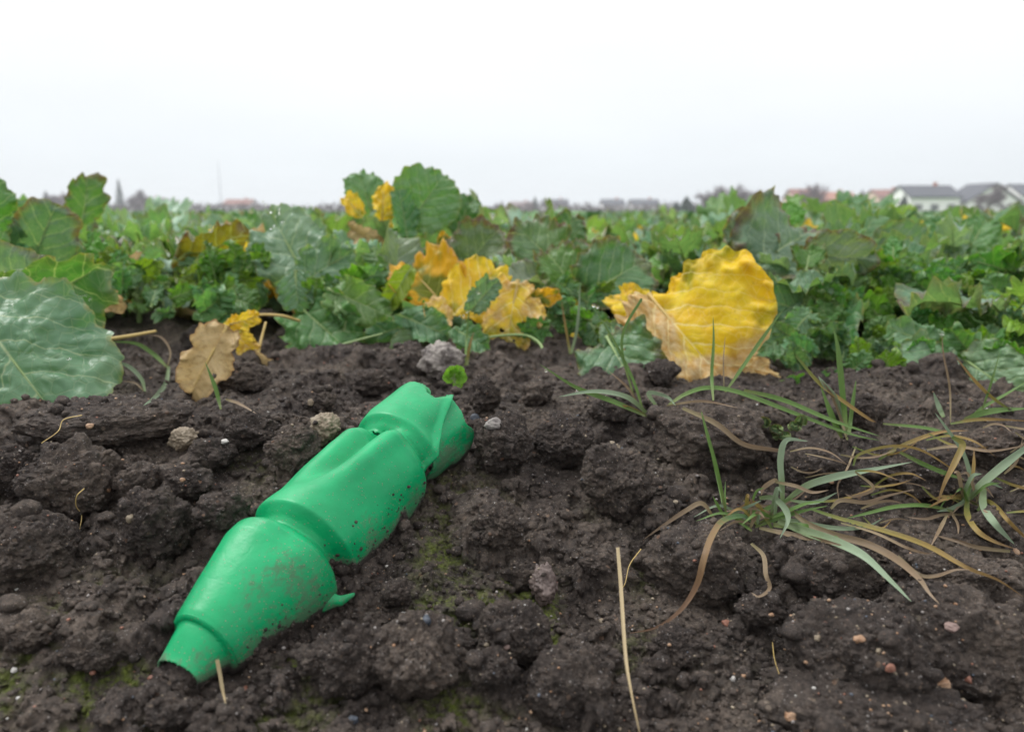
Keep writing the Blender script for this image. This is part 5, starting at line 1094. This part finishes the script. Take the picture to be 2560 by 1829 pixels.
def house(label, pxl, pxr, py_eave, py_ridge, Y, wall, roof, gable='side', wins=3, base_py=545, depth=9, name='house'):
    """eaves and ridge on the 2560 px picture"""
    pl_, pr_ = at(pxl, base_py, Y), at(pxr, base_py, Y); w = pr_[0]-pl_[0]; ze = at(0, py_eave, Y)[2]; zr = at(0, py_ridge, Y)[2]; zb = .05
    h = empty(name, ((pl_[0]+pr_[0])/2, Y+depth/2, zb), label, 'house', 'houses beyond the field'); H = ze-zb; R_ = zr-ze
    if gable == 'front':      # gable end faces the camera
        v = np.array([(-w/2, -depth/2, 0), (w/2, -depth/2, 0), (w/2, -depth/2, H), (0, -depth/2, H+R_), (-w/2, -depth/2, H), (-w/2, depth/2, 0), (w/2, depth/2, 0), (w/2, depth/2, H), (0, depth/2, H+R_), (-w/2, depth/2, H)])
        me = mesh_np('wall', v, [np.array([(0, 1, 2, 4), (1, 6, 7, 2), (5, 0, 4, 9), (6, 5, 9, 7)]), np.array([(4, 2, 3), (7, 9, 8)])], wall, smooth=False); obj('wall', me, h)
        for sg in (-1, 1):
            e1 = np.array([(0, R_+H+.15), (sg*(w/2+.5), H-.15), (sg*(w/2+.5), H+.1), (0, R_+H+.42)]); vv = np.array([(a, y_, b) for y_ in (-depth/2-.5, depth/2+.5) for a, b in e1])
            obj('roof', mesh_np('roof', vv, np.array([(0, 1, 2, 3), (4, 7, 6, 5), (0, 4, 5, 1), (1, 5, 6, 2), (2, 6, 7, 3)]), roof, smooth=False), h)
    else:
        v = np.array([(-w/2, -depth/2, 0), (w/2, -depth/2, 0), (w/2, -depth/2, H), (-w/2, -depth/2, H), (-w/2, depth/2, 0), (w/2, depth/2, 0), (w/2, depth/2, H), (-w/2, depth/2, H), (-w/2, 0, H+R_), (w/2, 0, H+R_)])
        me = mesh_np('wall', v, [np.array([(0, 1, 2, 3), (5, 4, 7, 6)]), np.array([(1, 5, 6), (1, 6, 2), (2, 6, 9), (4, 0, 3), (4, 3, 7), (7, 3, 8)])], wall, smooth=False); obj('wall', me, h)
        for sg in (-1, 1):
            e1 = np.array([(0, R_+H+.1), (sg*(depth/2+.5), H-.2), (sg*(depth/2+.5), H+.05), (0, R_+H+.35)]); vv = np.array([(x_, a, b) for x_ in (-w/2-.4, w/2+.4) for a, b in e1])
            obj('roof', mesh_np('roof', vv, np.array([(0, 1, 2, 3), (4, 7, 6, 5), (0, 4, 5, 1), (1, 5, 6, 2), (2, 6, 7, 3)]), roof, smooth=False), h)
        bx('chimney', (w*.22, 0, H+R_+.3), (.6, .6, 1.2), BRICK, h)
    for k in range(wins):
        xx = -w/2 + w*(k+.5)/wins; ww = min(1.5, w/wins*.45)
        for zz in ((H*.35,) if H < 4.2 else (H*.25, H*.72)):
            f_ = bx('window', (xx, -depth/2-.02, zz), (ww+.2, .08, 1.3), FRAME, h); v, f = boxv((xx, -depth/2-.07, zz), (ww, .03, 1.1)); obj('pane', mesh_np('pane', v, f, GLASS, smooth=False), f_)
    return h
def q4(x, y): return c4(x, y)
hs = [('white house with a dark slate roof and skylights, near the right edge', 2272, 2395, 492, 466, 150, WALLW, ROOFD, 'side', 3),
      ('white gabled house end at the far right behind the bare tree', 2415, 2545, 505, 462, 150, WALLW, ROOFD, 'front', 2),
      ('white house with a dark roof cut by the right picture edge', 2548, 2700, 488, 462, 165, WALLW, ROOFD, 'side', 3),
      ('cream house with a brown roof left of the white house', 2195, 2270, 492, 476, 190, WALLC, ROOFB, 'side', 2),
      ('long low building with an orange tiled roof on the right horizon', 2050, 2140, 500, 482, 190, BRICK, ROOFR, 'side', 3),
      ('house with a brown roof behind the bare bushes on the right', 1985, 2052, 497, 474, 200, WALLC, ROOFB, 'side', 2),
      ('grey terraced house left of the bare tree clump', 1508, 1560, 512, 500, 240, WALLW, ROOFD, 'side', 3),
      ('longer grey house next to the terraced one on the horizon', 1580, 1648, 512, 500, 240, WALLW, ROOFD, 'side', 4),
      ('small pale house with a hipped dark roof in the centre of the horizon', 1358, 1420, 514, 500, 260, WALLW, ROOFD, 'side', 2),
      ('pinkish house on the horizon right of the tall centre plant', 1275, 1330, 515, 506, 270, WALLC, ROOFM, 'side', 2),
      ('white house far left on the horizon by the mast', 560, 625, 512, 500, 260, WALLW, ROOFB, 'side', 2),
      ('low house with a faded roof on the left horizon', 130, 220, 505, 492, 240, WALLC, ROOFM, 'side', 3),
      ('pale house on the left horizon among dark trees', 330, 400, 508, 496, 250, WALLW, ROOFM, 'side', 2)]
for q in hs: house(*q[:10])
pf = at(2545, 530, 140); v, f = boxv((pf[0]+6, 140, .9), (16, .12, 1.7)); 
fo = empty('board_fence', (pf[0]+6, 140, .05), 'dark board fence in front of the houses at the right edge', 'fence')
for k in range(8): bx('board', (-7+2*k, 0, .9), (1.94, .08, 1.6), FENCE, fo)
ms = at(548, 440, 300); mp_ = at(548, 400, 300)
tube('radio_mast', [(ms[0], 300, 0), (ms[0], 300, mp_[2]*.5), (ms[0], 300, at(548, 400, 300)[2])], .22, .10, flatmat('galvanised_mast', (.35, .37, .40)), n=6); tag(bpy.data.objects['radio_mast'], 'thin tall mast on the left horizon', 'mast')

BARK = flatmat('grey_bark', (.12, .10, .11), .9); TWIG = flatmat('bare_twigs', (.15, .115, .13), .9, .2, 2.); CONI = flatmat('conifer_green', (.035, .060, .045), .9, .4, 2.); HEDG = flatmat('winter_shrub', (.10, .085, .085), .9, .4, 2.)
def bare_tree(label, px, py_top, Y, spread_px, seed, name='bare_tree', twigs=900, grp='bare trees at the field edge'):
    rs = random.Random(seed); b = at(px, 530, Y); H = at(px, py_top, Y)[2]; W_ = spread_px/F*Y
    o = empty(name, (b[0], Y, .05), label, 'tree', grp)
    tr = tube('trunk', [(0, 0, 0), (.1, 0, H*.25), (0, .1, H*.55)], H*.035, H*.014, BARK, n=8); tr.parent = o
    V, Fl = [], []
    def seg(a, b_, r):
        r = max(r*1.5, .030)
        d = (b_-a).normalized(); s1 = d.orthogonal().normalized()*r; s2 = d.cross(s1); k = len(V)
        V.extend([a+s1, a-s1*.5+s2*.86, a-s1*.5-s2*.86, b_]); Fl.extend([(k, k+1, k+3), (k+1, k+2, k+3), (k+2, k, k+3)])
    def grow(a, d, ln, r, lev):
        b_ = a + d*ln; seg(a, b_, r)
        if lev == 0: return
        for k in range(4 if lev > 1 else 5):
            dd = (d + Vector((rs.gauss(0, .55), rs.gauss(0, .55), rs.gauss(.12, .35)))).normalized(); grow(a.lerp(b_, rs.uniform(.35, 1)), dd, ln*rs.uniform(.55, .8), r*.55, lev-1)
    for k in range(16):
        a = rs.random()*6.28; sp__ = W_/2/H; f_ = rs.random(); grow(Vector((0, 0, H*(.03+.35*f_))), Vector((math.cos(a)*sp__*(3.2-2.2*f_), math.sin(a)*sp__*(3.2-2.2*f_), 1)).normalized(), H*rs.uniform(.22, .34), H*.012, 4)
    me = mesh_np('crown', np.array([q[:] for q in V]), np.array(Fl), TWIG, smooth=False); obj('crown', me, o); return o
def conifer(label, px, py_top, Y, wpx, seed, grp='conifers at the field edge'):
    rs = np.random.RandomState(seed); b = at(px, 530, Y); H = at(px, py_top, Y)[2]; W_ = wpx/F*Y
    o = empty('conifer', (b[0], Y, .05), label, 'tree', grp); tr = tube('trunk', [(0, 0, 0), (0, 0, H*.5), (0, 0, H*.95)], .16, .04, BARK, n=5); tr.parent = o
    N = 900; u = rs.rand(N)**.8; a = rs.rand(N)*6.28; r = W_/2*(1-u)**.85*(.55+.5*rs.rand(N))*(1+.25*np.sin(a*3+seed)); c = np.stack([r*np.cos(a), r*np.sin(a), .05*H+u*H*.95-.15*r], -1)
    s_ = .35*(1-u*.6); d1 = rs.normal(size=(N, 3)); d1 /= np.linalg.norm(d1, axis=1)[:, None]; d2 = np.cross(d1, rs.normal(size=(N, 3))); d2 /= np.linalg.norm(d2, axis=1)[:, None]
    V = np.concatenate([c-d1*s_[:, None], c+d1*s_[:, None], c+d2*s_[:, None]*1.1]); i = np.arange(N); obj('crown', mesh_np('crown', V, np.stack([i, i+N, i+2*N], -1), CONI, smooth=False), o)
for i, (lb, px, pt, Y, w) in enumerate([('broad bare tree in the middle of the right clump', 1825, 446, 150, 130), ('bare tree left in the right clump', 1765, 466, 155, 100), ('bare tree right in the right clump', 1880, 464, 158, 90),
    ('bare tree behind the orange-roofed building', 2030, 456, 170, 75), ('bare tree in front of the white gabled house', 2470, 448, 135, 90), ('bare tree at the far right behind the roofs', 2395, 470, 200, 50),
    ('low bare tree on the far left horizon', 150, 470, 200, 80), ('bare tree on the left horizon near the spire-like one', 345, 470, 210, 60), ('bare bush left of the mast', 420, 492, 220, 60), ('low bare tree right of the tall centre plant', 1250, 500, 230, 60)]):
    bare_tree(lb, px, pt, Y, w, 700+i)
for i, (lb, px, pt, Y, w) in enumerate([('dark conifer at the left end of the right clump', 1715, 492, 150, 55), ('squat dark conifer between the bare clump and the brown roof', 1922, 477, 145, 55), ('small dark conifer left of the bare clump', 1690, 505, 155, 34),
    ('slim conifer between the orange roof and the cream house', 2152, 476, 160, 24), ('dark conifer by the white house', 2258, 486, 150, 30), ('conifer on the horizon beside the small pale house', 1337, 492, 230, 22), ('spire-like conifer on the left horizon', 303, 448, 220, 26), ('conifer left of the spire-like one', 262, 482, 220, 40), ('conifer far left behind the crop', 120, 478, 220, 34)]):
    conifer(lb, px, pt, Y, w, 800+i)
# hedge and shrubs reading as one dark band
rs = np.random.RandomState(77); N = 26000; X_ = rs.uniform(-260, 260, N); Yh = rs.uniform(170, 300, N); top = 1.1 + 1.6*np.clip(fbm(P3(X_*.05, Yh*.02), 1.0, 3)+.45, 0, 1.6); Z_ = .1+rs.rand(N)*top
d1 = rs.normal(size=(N, 3))*.45; d2 = rs.normal(size=(N, 3))*.45; c = np.stack([X_, Yh, Z_], -1); V = np.concatenate([c, c+d1, c+d2]); i = np.arange(N)
tag(obj('hedgerow', mesh_np('hedgerow', V, np.stack([i, i+N, i+2*N], -1), HEDG, smooth=False)), 'low tangled winter hedges and shrubs along the far field edge', None, None, 'stuff')

# ------------------------------------------------------------------ haze
hz_ = NT('thin_winter_haze'); pv = hz_.n('ShaderNodeVolumePrincipled', {'Color': (.92, .96, 1.0), 'Density': .0010, 'Anisotropy': .2}); hz_.t.links.new(pv.outputs[0], hz_.out.inputs['Volume'])
v, f = boxv((0, 300, 9.0), (3100, 1300, 21.0)); hb = obj('haze', mesh_np('haze', v, f, hz_.m, smooth=False)); tag(hb, 'thin grey winter haze over the field', None, None, 'stuff')
